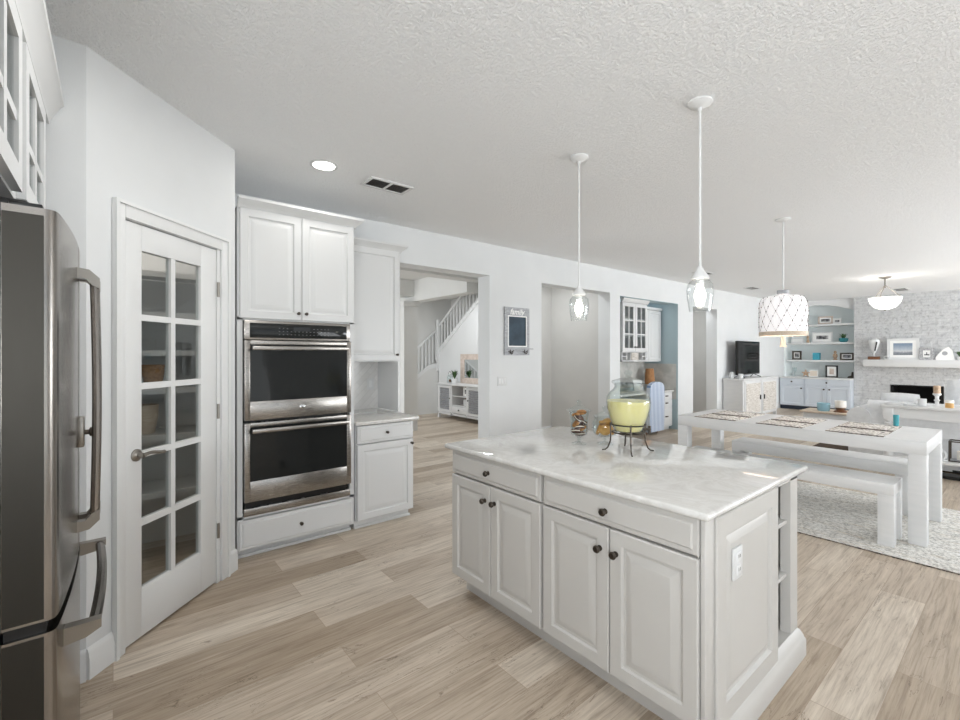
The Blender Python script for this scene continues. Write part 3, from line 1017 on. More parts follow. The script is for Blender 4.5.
b.build('plinth', MI, u2)
q = MB().box(1.502, 2.535, .668, 2.18, .8575, .885, .011, 3).build('island_countertop', M['quartz'], loc=(2.0, 1.45, .857))
tag(q, 'large white quartz countertop covering the kitchen island', 'countertop')
r_ = thing('island_outlet', 'white outlet cover on the end panel of the island', 'outlet', (1.765, .687, .65))
MB().box(1.727, 1.803, .678, .687, .592, .706, .003).build('cover_plate', M['white'], r_)
for z in (.625, .673):
    s_ = MB().box(1.748, 1.782, .675, .679, z - .017, z + .017, .004).build('socket', M['trim'], r_)
    MB().box(1.758, 1.761, .6745, .676, z - .004, z + .008).box(1.77, 1.773, .6745, .676, z - .004, z + .008).build('slot', M['black'], s_)

# ------------------------------------------------------------------ things on the island
CT = .885
dc = V((2.145, 1.375, 0))
dp = thing('drink_dispenser', 'glass jar dispenser of cloudy yellow lemonade on the island', 'drink dispenser', (dc.x, dc.y, .99))
out_ = [(.07, .992), (.082, 1.02), (.1, 1.07), (.113, 1.12), (.116, 1.15), (.112, 1.178), (.095, 1.205), (.076, 1.222), (.07, 1.235), (.076, 1.25)]
inn = [(r - .004, z + (.004 if i == 0 else 0)) for i, (r, z) in enumerate(out_)]
MB().lathe((dc.x, dc.y, 0), out_ + inn[::-1] + [(0, .998)], 40, close=False).build('jar', M['jar'], dp)
MB().lathe((dc.x, dc.y, 0), [(0, .9975), (.064, .998), (.076, 1.02), (.0945, 1.07), (.107, 1.12), (.11, 1.158), (0, 1.158)], 40).build('lemonade', M['lemonade'], dp)
MB().lathe((dc.x, dc.y, 0), [(.084, 1.251), (.086, 1.258), (.082, 1.265), (.05, 1.275), (.02, 1.283), (.012, 1.29), (.02, 1.3), (.022, 1.31), (.012, 1.32), (0, 1.322)], 32).build('lid', M['jar'], dp)
RT = V((.7756, -.6312, 0))
sp = dc + RT * .075 + Z * 1.005
MB().cyl(sp, sp + RT * .045, .008).cyl(sp + RT * .04 + Z * .008, sp + RT * .04 - Z * .025, .007).box(sp.x + RT.x * .04 - .006, sp.x + RT.x * .04 + .006, sp.y + RT.y * .04 - .006, sp.y + RT.y * .04 + .006, 1.012, 1.022, .002).build('spigot', M['dark'], dp)
st = thing('dispenser_stand', 'dark iron wire stand holding up the lemonade dispenser', 'stand', (dc.x, dc.y, CT))
feet = [V((2.044, 1.288, 0)), V((2.060, 1.478, 0)), V((2.243, 1.292, 0)), V((2.232, 1.452, 0))]
rg = MB()
for rr_, zz_ in ((.0915, 1.032), (.081, .989)):
    rg.tube([dc + V((rr_ * math.cos(t * PI / 20), rr_ * math.sin(t * PI / 20), zz_)) for t in range(41)], .004, 6)
rg.tube([dc + V((-.078, 0, .986)), dc + V((.078, 0, .986))], .0035, 6).tube([dc + V((0, -.078, .986)), dc + V((0, .078, .986))], .0035, 6)
rg.build('ring', M['dark'], st)
for f in feet:
    dr_ = (f - dc).normalized()
    MB().tube([dc + dr_ * .0925 + Z * 1.038, dc + dr_ * .09 + Z * .985, dc + dr_ * .092 + Z * .94, dc + dr_ * .105 + Z * .905, dc + dr_ * .118 + Z * .892, dc + dr_ * .136 + Z * .8895], .0042, 6).build('leg', M['dark'], st)


def candy_jar(label, c, kind):
    c = V(c)
    j = thing('apothecary_jar', label, 'jar', (c.x, c.y, CT))
    if kind == 'tall':
        po = [(.043, .0), (.043, .004), (.02, .012), (.009, .02), (.011, .03), (.008, .038), (.03, .047), (.046, .058), (.05, .09), (.051, .14), (.056, .186), (.06, .19)]
        pi_ = [(.057, .19), (.053, .184), (.048, .14), (.047, .09), (.043, .06), (.028, .051), (0, .049)]
        lid = [(.066, .1905), (.074, .196), (.05, .207), (.02, .226), (.008, .232), (.014, .243), (.014, .25), (.006, .257), (0, .258)]
    else:
        po = [(.045, .0), (.045, .004), (.022, .012), (.009, .02), (.012, .03), (.009, .036), (.035, .043), (.064, .062), (.075, .09), (.073, .12), (.06, .145), (.058, .152), (.062, .156)]
        pi_ = [(.058, .156), (.055, .151), (.057, .144), (.07, .119), (.072, .09), (.061, .064), (.034, .047), (0, .046)]
        lid = [(.06, .1565), (.066, .162), (.05, .172), (.022, .186), (.009, .194), (.015, .207), (.015, .214), (.006, .222), (0, .223)]
    MB().lathe((c.x, c.y, CT), po + pi_, 32, close=False).build('bowl', M['jar'], j)
    MB().lathe((c.x, c.y, CT), lid, 32).build('lid', M['jar'], j)
    return j


J1, J2 = (2.099, 1.668), (2.216, 1.573)
candy_jar('tall narrow footed glass jar of sandwich biscuits on the island', (*J1, 0), 'tall')
candy_jar('round squat footed glass jar of golden cookies on the island', (*J2, 0), 'round')


def disc(name, m_, c, r, t, tilt, az, label, group, parts=None):
    """a biscuit, a thing of its own"""
    o_ = bpy.data.objects.new(name, None) if parts else None
    nrm = V((math.sin(tilt) * math.cos(az), math.sin(tilt) * math.sin(az), math.cos(tilt)))
    if not parts:
        q_ = MB().lathe(c, [(r * .85, -t / 2), (r, -t / 4), (r, t / 4), (r * .85, t / 2), (r * .4, t * .58), (0, t * .6)], 16, nrm).build(name, m_, loc=c)
        return tag(q_, label, 'biscuit', group)
    r0 = thing(name, label, 'biscuit', c, group)
    for k, pm in ((-1, parts[0]), (1, parts[0])):
        MB().lathe(V(c) + nrm * (k * t * .3), [(r * .9, -t * .18), (r, 0), (r * .9, t * .18)], 16, nrm).build('wafer', pm, r0)
    MB().lathe(c, [(r * .92, -t * .14), (r * .95, 0), (r * .92, t * .14)], 16, nrm).build('cream', parts[1], r0)
    return r0


LB = 'brown sandwich biscuit with cream inside the tall glass jar'
LP = 'plain golden biscuit inside the tall glass jar'
rnd = random.Random(4)
lay = [('s', .012, 0, .06, .12), ('s', -.014, .008, .076, .3), ('b', .012, -.008, .09, .5), ('s', -.01, -.012, .1, .35), ('s', .014, .012, .113, .9),
       ('b', -.016, .006, .122, .8), ('s', .01, -.014, .134, .6), ('b', .014, .012, .148, .45), ('s', -.013, -.008, .155, .7), ('b', -.006, .01, .172, .3), ('b', .012, -.006, .184, .2)]
for t_, dx, dy, z, tl in lay:
    p = (J1[0] + dx, J1[1] + dy, CT + z)
    if t_ == 's':
        disc('sandwich_biscuit', None, p, .03, .019, tl, rnd.uniform(0, 6.28), LB, 'sandwich biscuits in the tall jar', (M['choc'], M['cream']))
    else:
        disc('plain_biscuit', M['biscuit'], p, .03, .015, tl, rnd.uniform(0, 6.28), LP, 'plain biscuits in the tall jar')
for dx, dy, z, tl, az in [(-.028, -.02, .086, 1.25, .6), (.026, -.028, .086, 1.2, -.6), (.03, .026, .084, 1.2, .8), (-.026, .03, .084, 1.2, 2.2), (.0, -.002, .09, 1.4, 1.6), (-.004, 0, .127, .25, 1.0), (.02, -.012, .134, .4, 3.0)]:
    disc('golden_cookie', M['cookie_big'], (J2[0] + dx * .85, J2[1] + dy * .85, CT + z), .033, .018, tl, az, 'thick golden cookie inside the round squat glass jar', 'golden cookies in the round jar')

# ================================================================== PENDANTS AND CEILING
def pendant(label, x, y):
    p = thing('pendant_light', label, 'pendant light', (x, y, CEIL), 'island pendants')
    MB().lathe((x, y, 0), [(.062, CEIL), (.062, CEIL - .008), (.05, CEIL - .02), (.022, CEIL - .03), (.012, CEIL - .034), (.01, CEIL - .05), (0, CEIL - .05)], 28).build('canopy', M['trim'], p)
    MB().cyl((x, y, 1.85), (x, y, CEIL - .045), .0062, n=10).build('rod', M['trim'], p)
    MB().lathe((x, y, 0), [(0, 1.866), (.014, 1.866), (.018, 1.852), (.036, 1.826), (.044, 1.815), (.044, 1.806), (.03, 1.8), (.02, 1.796), (.02, 1.775), (0, 1.775)], 24).build('cap', M['trim'], p)
    MB().lathe((x, y, 0), [(.03, 1.804), (.046, 1.797), (.062, 1.775), (.0665, 1.745), (.064, 1.705), (.056, 1.66), (.052, 1.632), (.0495, 1.632), (.0535, 1.66), (.0615, 1.705), (.064, 1.745), (.0595, 1.774), (.045, 1.794), (.03, 1.801)], 32, close=False).build('glass_shade', M['glass'], p)
    MB().lathe((x, y, 0), [(.012, 1.776), (.014, 1.765), (.026, 1.735), (.029, 1.715), (.024, 1.693), (.012, 1.68), (0, 1.677)], 20).build('bulb', M['bulb'], p)


pendant('clear glass pendant light hanging farther from the camera over the island', 2.444, 1.942)
pendant('clear glass pendant light hanging nearer the camera over the island', 2.406, 1.114)
# drum shade over the table
px, py = 5.133, 1.564
dl = thing('drum_pendant', 'white drum pendant light with beaded lattice over the dining table', 'pendant light', (px, py, CEIL))
MB().lathe((px, py, 0), [(.065, CEIL), (.065, CEIL - .012), (.02, CEIL - .03), (0, CEIL - .03)], 24).build('canopy', M['trim'], dl)
MB().cyl((px, py, 2.05), (px, py, CEIL - .025), .008, n=10).build('rod', M['trim'], dl)
MB().lathe((px, py, 0), [(0, 2.035), (.05, 2.035), (.052, 2.0), (.03, 1.985), (0, 1.983)], 20).build('hub', M['grey_paint'], dl)
prof = [(.196, 1.625), (.2, 1.66), (.202, 1.8), (.2, 1.89), (.193, 1.928), (.175, 1.958), (.14, 1.976), (.05, 1.982)]
sh_ = MB().lathe((px, py, 0), prof + [(r - .004, z - .003) for r, z in prof[::-1]], 48, close=False).build('shade', M['shade_fabric'], dl)
lat = MB()
bd = MB()


def prof_r(z):
    for (r0, z0), (r1, z1) in zip(prof, prof[1:]):
        if z0 <= z <= z1:
            return r0 + (r1 - r0) * (z - z0) / (z1 - z0)
    return prof[-1][0]


NL = 14
for k in range(NL):
    for sg in (1, -1):
        pts = []
        for i in range(22):
            z = 1.63 + (1.965 - 1.63) * i / 21
            a = 2 * PI * k / NL + sg * (z - 1.63) / .095 * PI / NL
            r = prof_r(z) + .0025
            pts.append((px + r * math.cos(a), py + r * math.sin(a), z))
        lat.tube(pts, .0014, 4)
for j in range(4):
    z = 1.63 + .095 * (j + .0) + .0475 * 0
    for k in range(NL):
        for off, zz in ((0, z), (.5, z + .0475)):
            if zz > 1.965 or zz < 1.64: continue
            a = 2 * PI * (k + off) / NL
            a = 2 * PI * (k + (0 if off == 0 and j % 1 == 0 else .5)) / NL + (j % 2) * 0
            ph = (zz - 1.63) / .095 * PI / NL
            r = prof_r(zz) + .003
            bd.ball((px + r * math.cos(2 * PI * k / NL + ph), py + r * math.sin(2 * PI * k / NL + ph), zz), .0055, 6)
lat.build('lattice', M['cord'], sh_)
bd.build('bead', M['dark'], sh_)
MB().lathe((px, py, 0), [(.204, 1.585), (.204, 1.626), (.196, 1.626), (.196, 1.585)], 48, close=False).lathe((px, py, 0), [(.204, 1.585), (.196, 1.585)], 48, close=False).build('rim_band', M['wood_pale'], dl)
bl = MB()
for k in range(3):
    a = 2 * PI * k / 3 + .4
    bl.lathe((px + .1 * math.cos(a), py + .1 * math.sin(a), 1.77), [(.012, .075), (.014, .06), (.032, .02), (.03, -.01), (.015, -.028), (0, -.03)], 16)
bl.build('bulb', M['bulb'], dl)
MB().cyl((px, py, 1.975), (px, py, 1.59), .004, n=6).lathe((px, py, 0), [(.008, 1.6), (.02, 1.585), (.016, 1.565), (.024, 1.5), (.03, 1.475), (0, 1.475)], 14).build('tassel', M['wood_pale'], dl)
# bowl lamp in the living room
bx, by = 10.39, 1.631
bo = thing('bowl_pendant', 'frosted bowl pendant light hanging before the stone fireplace wall', 'pendant light', (bx, by, CEIL))
MB().lathe((bx, by, 0), [(.09, CEIL), (.09, CEIL - .01), (.03, CEIL - .035), (0, CEIL - .035)], 24).build('canopy', M['nickel'], bo)
r_ = MB().cyl((bx, by, 2.55), (bx, by, CEIL - .03), .01, n=8)
for k in range(3):
    a = 2 * PI * k / 3 + .9
    r_.tube([(bx, by, 2.6), (bx + .1 * math.cos(a), by + .1 * math.sin(a), 2.5), (bx + .217 * math.cos(a), by + .217 * math.sin(a), 2.382)], .006, 6)
MB().lathe((bx, by, 2.152), [(0, 0), (.014, .004), (.014, .016), (0, .02)], 12).build('finial', M['dark'], bo)
r_.build('frame', M['nickel'], bo)
MB().lathe((bx, by, 0), [(.225, 2.38), (.222, 2.36), (.2, 2.285), (.145, 2.212), (.065, 2.178), (0, 2.172), (0, 2.18), (.063, 2.186), (.14, 2.22), (.194, 2.29), (.215, 2.362), (.219, 2.38)], 40, close=False).build('glass_bowl', M['alabaster'], bo)
area('bowl_bulb', (bx, by, 2.42), (PI, 0, 0), .3, .3, .7, (1, .95, .88))
# recessed can light
rl = thing('recessed_light', 'round recessed ceiling light glowing above the oven cabinet', 'ceiling light', (1.153, 3.159, CEIL))
MB().lathe((1.153, 3.159, 0), [(.095, CEIL), (.095, CEIL - .006), (.076, CEIL - .008), (.074, CEIL)], 32, close=False).build('trim_ring', M['trim'], rl)
MB().lathe((1.153, 3.159, 0), [(0, CEIL - .004), (.075, CEIL - .004), (.075, CEIL - .001), (0, CEIL - .001)], 32).build('lens', M['lit'], rl)
area('recessed_bulb', (1.153, 3.159, CEIL - .012), (0, 0, 0), .14, .14, 1.5, (1, .97, .92))


def vent(label, x0, x1, y0, y1, split=True):
    v_ = thing('ceiling_vent', label, 'vent', ((x0 + x1) / 2, (y0 + y1) / 2, CEIL))
    zt = CEIL - .008
    f = MB().ring((x0, y0, zt), X, Y, Z, x1 - x0, y1 - y0, .008, .025)
    if split: f.box((x0 + x1) / 2 - .01, (x0 + x1) / 2 + .01, y0 + .025, y1 - .025, zt, CEIL)
    f.build('frame', M['trim'], v_)
    MB().box(x0 + .02, x1 - .02, y0 + .02, y1 - .02, CEIL - .003, CEIL - .001).build('duct', M['black'], v_)
    s_ = MB()
    n = 5
    for k in range(n):
        yy = y0 + .03 + (y1 - y0 - .06) * (k + .5) / n
        s_.obox(V((x0 + .024, yy - .008, CEIL - .006)), X, V((0, .8, .6)), V((0, -.6, .8)), x1 - x0 - .048, .008, .0015)
    s_.build('louvre', M['dark'], v_)


vent('white ceiling vent with dark louvres just right of the recessed light', 1.50, 1.87, 3.13, 3.33)
vent('white ceiling vent near the wall behind the nearer glass pendant', 7.35, 7.75, 3.34, 3.54)
vent('white ceiling vent nearest the television corner of the room', 9.85, 10.25, 3.5, 3.7)
vent('white ceiling vent beside the frosted bowl pendant', 12.4, 12.9, 1.62, 1.86)

# ================================================================== CHALKBOARD
cb = thing('chalkboard', 'small grey framed chalkboard with hooks on the wall by the foyer opening', 'chalkboard', (3.99, W0, 1.38))
x0, x1, z0, z1 = 3.775, 4.205, 1.39, 1.995
MB().ring((x0, W0, z0), X, Z, -Y, x1 - x0, z1 - z0, .022, .055, .11, .11).build('frame', M['grey_paint'], cb)
MB().box(x0 + .055, x1 - .055, W0 - .014, W0 - .002, z0 + .11, z1 - .11).build('board', M['chalk'], cb)
MB().ring((x0 + .05, W0 - .0222, z0 + .105), X, Z, -Y, x1 - x0 - .1, z1 - z0 - .21, .004, .014).build('inner_moulding', M['paper'], cb)
MB().box(x0 - .01, x1 + .06, W0 - .04, W0 - .0225, z0 + .075, z0 + .088, .002).build('ledge', M['grey_paint'], cb)
for xx in (x0 + .09, x1 - .09):
    MB().tube([(xx, W0 - .022, z0 + .07), (xx, W0 - .03, z0 + .03), (xx, W0 - .05, z0 + .015), (xx, W0 - .07, z0 + .03), (xx, W0 - .072, z0 + .05)], .006, 8).tube(
        [(xx - .035, W0 - .03, z0 + .05), (xx, W0 - .03, z0 + .03), (xx + .035, W0 - .05, z0 + .06)], .005, 6).build('hook', M['dark'], cb)
cu = bpy.data.curves.new('lettering', 'FONT')
cu.body = 'family'
cu.size = .105
cu.shear = .35
cu.extrude = .001
cu.offset = .0012
cu.align_x = 'CENTER'
cu.materials.append(M['paper'])
tx = bpy.data.objects.new('lettering_curve', cu)
COL.objects.link(tx)
bpy.context.view_layer.update()
lm = bpy.data.meshes.new_from_object(tx.evaluated_get(bpy.context.evaluated_depsgraph_get()))
bpy.data.objects.remove(tx)
lt = bpy.data.objects.new('lettering', lm)
COL.objects.link(lt)
lt.parent = cb
lt.location = V(((x0 + x1) / 2 - .01, W0 - .0235, z1 - .09)) - WL[cb]
lt.rotation_euler = (PI / 2, 0, 0)

# ================================================================== RUG, TABLE, BENCHES
q = MB().box(4.185, 5.85, -.6, 2.55, 0, .009, .003).build('area_rug', M['rug'], loc=(5, 1, 0))
tag(q, 'beige and grey woven rug under the dining table', 'rug')
MB().box(4.1775, 4.1845, -.6, 2.55, 0, .008).build('binding_or_shade', M['mat_edge'], q)  # dark strip standing in for the shadow line along the rug's front edge
RZ = .009


def parsons(name, label, cat, x0, x1, y0, y1, h, th, lw, group=None):
    t_ = thing(name, label, cat, ((x0 + x1) / 2, (y0 + y1) / 2, RZ), group)
    MB().box(x0, x1, y0, y1, h - th, h, .004).build('top', M['white_wood'], t_)
    for xx in (x0, x1 - lw):
        for yy in (y0, y1 - lw):
            MB().box(xx, xx + lw, yy, yy + lw, RZ, h - th + .0005, .004).build('leg', M['white_wood'], t_)
    return t_


TT = .77
parsons('dining_table', 'long white block dining table set with six placemats', 'table', 4.55, 5.42, .487, 2.335, TT, .1, .1)
parsons('bench', 'white wooden bench on the near side of the dining table', 'bench', 4.36, 4.68, .635, 2.2, .463, .085, .092, 'dining benches')
parsons('bench', 'white wooden bench on the far side of the dining table', 'bench', 5.33, 5.65, .68, 2.12, .448, .1, .092, 'dining benches')


def placemat(label, xa, xb, ya, yb):
    p = thing('placemat', label, 'placemat', ((xa + xb) / 2, (ya + yb) / 2, TT), 'woven placemats')
    MB().box(xa + .012, xb - .012, ya, yb, TT, TT + .006, .002).build('weave', M['mat'], p)
    MB().box(xa, xa + .0125, ya, yb, TT, TT + .007, .002).build('binding_or_shade', M['mat_edge'], p)
    MB().box(xb - .0125, xb, ya, yb, TT, TT + .007, .002).build('binding_or_shade', M['mat_edge'], p)
    return p


for xa, xb, row in ((4.565, 4.90, 'near'), (4.95, 5.32, 'far')):
    for (ya, yb), pos in zip(((1.785, 2.17), (1.25, 1.61), (.725, 1.09)), ('at the left end', 'in the middle', 'at the right end')):
        placemat('woven placemat %s of the table\'s %s edge' % (pos, row), xa, xb, ya, yb)
c = (5.392, .772, TT)
q = MB().lathe(c, [(.018, 0), (.02, .02), (.021, .095), (.019, .095), (.018, .02), (0, .008)], 20).build('tumbler', M['teal'], loc=c)
tag(q, 'small teal tumbler on the far edge of the dining table', 'tumbler')

# ================================================================== LIVING ROOM
# console table behind the sofa
ct = thing('console_table', 'white console table with turned legs behind the sofa', 'console table', (7.35, .2, 0))
CX0, CX1, CY0, CY1, CH = 7.17, 7.52, -.75, 1.15, .80
MB().box(CX0 - .02, CX1 + .02, CY0 - .02, CY1 + .02, CH - .03, CH, .006).build('top', M['white_wood'], ct)
MB().box(CX0 + .02, CX1 - .02, CY0 + .02, CY1 - .09, CH - .15, CH - .03).build('apron', M['white_wood'], ct)
MB().box(CX0, CX1, CY0, CY1, .17, .2, .004).build('lower_shelf', M['white_wood'], ct)
for xx in (CX0 + .04, CX1 - .04):
    for yy in (CY0 + .05, CY1 - .05):
        lg = MB().box(xx - .045, xx + .045, yy - .045, yy + .045, CH - .17, CH - .03, .004)
        lg.lathe((xx, yy, 0), [(.045, .2), (.045, .24), (.03, .26), (.036, .32), (.042, .42), (.03, .52), (.02, .555), (.04, .575), (.022, .595), (.042, .615), (.042, .63)], 20)
        lg.box(xx - .045, xx + .045, yy - .045, yy + .045, 0.0, .17, .004)
        lg.build('leg', M['white_wood'], ct)
# things on the console
c = (7.32, .70, CH)
cs_ = thing('candle_holder', 'turned white candle holder with a brown candle on the console table', 'candle holder', c)
MB().lathe(c, [(.036, 0), (.036, .012), (.018, .025), (.016, .06), (.028, .075), (.016, .09), (.018, .12), (.036, .14), (.036, .155), (0, .155)], 20).build('holder', M['trim'], cs_)
MB().lathe((c[0], c[1], CH + .155), [(.03, 0), (.03, .085), (.026, .088), (0, .083)], 20).build('candle', M['tan'], cs_)
c = (7.30, .60, CH)
jr = thing('candle_jar', 'amber candle jar with white top on the console table', 'candle', c)
MB().lathe(c, [(.034, 0), (.036, .01), (.036, .055), (0, .055)], 20).build('glass', M['amber'], jr)
MB().lathe((c[0], c[1], CH + .055), [(.037, 0), (.037, .03), (0, .03)], 20).build('lid', M['candle'], jr)
c = (7.3, .82, CH)
mg = thing('mug', 'white mug on the console table left of the candle holder', 'mug', c)
MB().lathe(c, [(.033, 0), (.038, .01), (.039, .085), (.035, .085), (.034, .012), (0, .01)], 20).build('cup', M['trim'], mg)
MB().tube([(7.3, .858, CH + .065), (7.3, .878, CH + .06), (7.3, .884, CH + .043), (7.3, .878, CH + .027), (7.3, .858, CH + .022)], .005, 6).build('handle', M['trim'], mg)
c = (7.3, .93, CH)
q = MB().lathe(c, [(.05, 0), (.06, .012), (.062, .022), (.055, .022), (.05, .012), (0, .008)], 20).build('dish', M['trim'], loc=c)
tag(q, 'small white dish at the left end of the console table', 'dish')
# lantern and coil ornament on the lower shelf
ln = thing('lantern', 'dark wire lantern on the lower shelf of the console table', 'lantern', (7.36, .5, .2))
f = MB()
for xx in (7.28, 7.44):
    for yy in (.42, .6):
        f.box(xx - .006, xx + .006, yy - .006, yy + .006, .2, .43)
for z in (.206, .424):
    for xx in (7.28, 7.44): f.box(xx - .006, xx + .006, .42, .6, z - .006, z + .006)
    for yy in (.42, .6): f.box(7.28, 7.44, yy - .006, yy + .006, z - .006, z + .006)
f.build('frame', M['dark'], ln)
MB().box(7.286, 7.434, .426, .594, .212, .216).build('base', M['grey_paint'], ln)
MB().lathe((7.36, .51, .2165), [(.035, 0), (.035, .1), (0, .1)], 16).build('candle', M['candle'], ln)
q = MB().tube([(7.28, .68 + .055 * math.cos(t / 16 * 2 * PI), .262 + .055 * math.sin(t / 16 * 2 * PI)) for t in range(17)], .014, 8).box(7.25, 7.31, .61, .75, .2, .214, .004).build('coil_ornament', M['trim'], loc=(7.28, .68, .2))
tag(q, 'white ring ornament on the lower shelf beside the wire lantern', 'ornament')
# dark low crate under the console
q = MB().box(7.6, 7.62, -.5, .6, .02, .05).box(7.25, 7.45, -.5, .72, 0, .035, .006).build('floor_tray', M['black'], loc=(7.35, .1, 0))
tag(q, 'dark low tray on the floor under the console table', 'tray')

M['dark_rug'] = noisy('dark_rug', (46, 36, 28), (84, 66, 46), 14, 0.95, 0.5, 60)
q = MB().box(7.66, 9.3, -.6, 2.12, 0, .012, .003).build('living_rug', M['dark_rug'], loc=(8.4, 1.0, 0))
tag(q, 'dark brown rug under the sofa and chest', 'rug')
# sofa: back towards the camera
sf = thing('sofa', 'white slipcovered sofa standing with its back to the dining table', 'sofa', (8.1, .3, 0))
S0, S1 = -.9, 1.58
m_ = MB()
pts = []
for k in range(13):
    a = PI * k / 12
    pts.append((7.66 + .12 - .12 * math.cos(a), 0, .70 + .1 * math.sin(a)))
pts = [(7.6, 0, .03)] + [(x, 0, z) for x, _, z in pts] + [(7.94, 0, .03)]
m_.prism([V((x, S0 + .2, z)) for x, _, z in pts], Y * (S1 - S0 - .4))
m_.build('backrest', M['cloth_white'], sf, angle=50)
for y0 in (S0, S1 - .24):
    a_ = MB()
    prof_a = [V((7.62, y0 + .02, .03))]
    for k in range(11):
        t_ = PI * k / 10
        prof_a.append(V((7.62, y0 + .12 - .125 * math.cos(t_), .58 + .125 * math.sin(t_))))
    prof_a.append(V((7.62, y0 + .22, .03)))
    a_.prism(prof_a, X * .92)
    a_.build('armrest', M['cloth_white'], sf, angle=50)
MB().box(7.95, 8.56, S0 + .245, S1 - .245, .03, .3, .02).build('skirt', M['cloth_white'], sf)
for k in range(2):
    y0 = S0 + .25 + k * 1.04
    MB().box(7.95, 8.58, y0, y0 + 1.03, .302, .46, .05, 4).build('seat_cushion', M['cloth_white'], sf)


def pillow(label, c, w, h, t, rz, tilt, m=None):
    b_ = bmesh.new()
    n = 12
    fr_, bk = {}, {}
    for i in range(n + 1):
        for j in range(n + 1):
            u, v_ = i / n * 2 - 1, j / n * 2 - 1
            d_ = t / 2 * ((1 - u ** 4) * (1 - v_ ** 4)) ** .6
            s_ = 1 - .06 * (u * u * v_ * v_) + .0
            fr_[i, j] = b_.verts.new((d_, u * w / 2 * s_, v_ * h / 2 * s_))
            bk[i, j] = fr_[i, j] if i in (0, n) or j in (0, n) else b_.verts.new((-d_, u * w / 2 * s_, v_ * h / 2 * s_))
    for i in range(n):
        for j in range(n):
            for g, fl in ((fr_, 1), (bk, -1)):
                q4 = [g[i, j], g[i + 1, j], g[i + 1, j + 1], g[i, j + 1]]
                b_.faces.new(q4 if fl > 0 else q4[::-1])
    bmesh.ops.recalc_face_normals(b_, faces=b_.faces)
    R = Matrix.Rotation(rz, 3, 'Z') @ Matrix.Rotation(tilt, 3, 'Y')
    for q4 in b_.verts:
        q4.co = R @ q4.co + V(c)
    mb = MB(); mb._merge(b_)
    o_ = mb.build('pillow', m or M['cloth_white'], loc=c, angle=60)
    return tag(o_, label, 'pillow')


pillow('white pillow leaning over the left end of the sofa back', (8.12, 1.12, .685), .4, .42, .16, 0, -.2)
pillow('white pillow rising highest above the sofa back at the right edge', (8.12, .45, .79), .5, .62, .15, .03, -.15)
pillow('navy pillow half hidden behind the console candles', (8.36, .42, .71), .5, .46, .14, 0, -.2, M['navy'])

# chest beside the sofa
ch = thing('side_chest', 'pale painted chest with a wooden top beside the sofa', 'chest', (9.15, 2.05, 0))
MB().box(8.92, 9.4, 1.79, 2.43, .04, .44, .006).build('case', M['trim'], ch)
MB().box(8.88, 9.44, 1.75, 2.47, .44, .47, .005).build('top', M['wood_pale'], ch)
for xx in (8.93, 9.33):
    for yy in (1.8, 2.36):
        MB().box(xx, xx + .06, yy, yy + .06, .012, .041).build('foot', M['wood_brown'], ch)
MB().loops((8.92, 2.41, .07), -Y, Z, -X, .6, .34, [(0, 0), (0, .008), (.004, .01), (.05, .01), (.06, .004)]).build('front_panel', M['trim'], ch)
c = (9.05, 2.18, .47)
bw = thing('candle_bowl', 'pale blue glass candle bowl on the chest', 'candle', c)
MB().lathe(c, [(.07, 0), (.085, .02), (.09, .13), (.082, .13), (.078, .03), (0, .02)], 24).build('bowl', M['blue_glass'], bw)
MB().lathe((c[0], c[1], .49), [(0, .001), (.07, .001), (.078, .09), (0, .09)], 24).build('wax', M['candle'], bw)
c = (9.06, 1.96, .47)
pc = thing('pillar_candle', 'white candle on a dark brown wooden pedestal on the chest', 'candle', c)
MB().lathe(c, [(.09, 0), (.09, .012), (.045, .045), (.045, .05), (.08, .072), (0, .072)], 20).build('pedestal', M['wood_brown'], pc)
MB().lathe((c[0], c[1], .542), [(.07, 0), (.075, .01), (.075, .11), (0, .105)], 20).build('candle', M['candle'], pc)

# television cabinet and television
tc = thing('media_cabinet', 'white cabinet with two woven panel doors under the television', 'cabinet', (11.0, 3.95, 0))
MB().box(10.02, 11.95, 3.77, 4.15, .08, .85).box(9.99, 11.98, 3.74, 4.155, .85, .89, .005).build('case', M['white_wood'], tc)
for xx in (10.02, 11.89):
    for yy in (3.77, 4.08):
        MB().box(xx, xx + .06, yy, yy + .06, 0, .08).build('foot', M['white_wood'], tc)
for x0, hx in ((10.1, 10.88), (11.03, 11.1)):
    dd = MB().box(x0, x0 + .85, 3.752, 3.77, .1, .83, .003).build('door', M['white_wood'], tc)
    MB().box(x0 + .05, x0 + .80, 3.745, 3.753, .15, .78).build('woven_panel', M['louvre'], dd)
    MB().box(hx - .018, hx + .018, 3.725, 3.744, .42, .52, .004).build('handle', M['black'], dd)
tv = thing('television', 'flat black television standing on the white media cabinet', 'television', (10.8, 3.95, .89))
MB().box(10.2, 11.4, 3.935, 3.985, .955, 1.68, .006).build('housing', M['black'], tv)
MB().box(10.215, 11.385, 3.931, 3.936, .985, 1.665).build('screen', M['tv'], tv)
for xx, dx in ((10.45, -.12), (11.1, .12)):
    MB().tube([(xx + dx, 3.85, .897), (xx, 3.955, .965), (xx + dx, 4.06, .897)], .009, 6).build('foot', M['black'], tv)
for k, (xx, lab) in enumerate(((9.0, 0), (10.14, 1))):
    if k == 0: continue
    c = (10.16, 3.86, .89)
    q = MB().lathe(c, [(.03, 0), (.045, .02), (.048, .1), (.043, .1), (.04, .02), (0, .015)], 16).build('cup', M['trim'], loc=c)
    tag(q, 'small white cup at the left front corner of the media cabinet', 'cup')
c = (10.16, 4.04, .89)
q = MB().lathe(c, [(.035, 0), (.05, .03), (.04, .1), (.025, .12), (.028, .13), (0, .13)], 16).build('vase', M['trim'], loc=c)
tag(q, 'small white vase at the left rear corner of the media cabinet', 'vase')

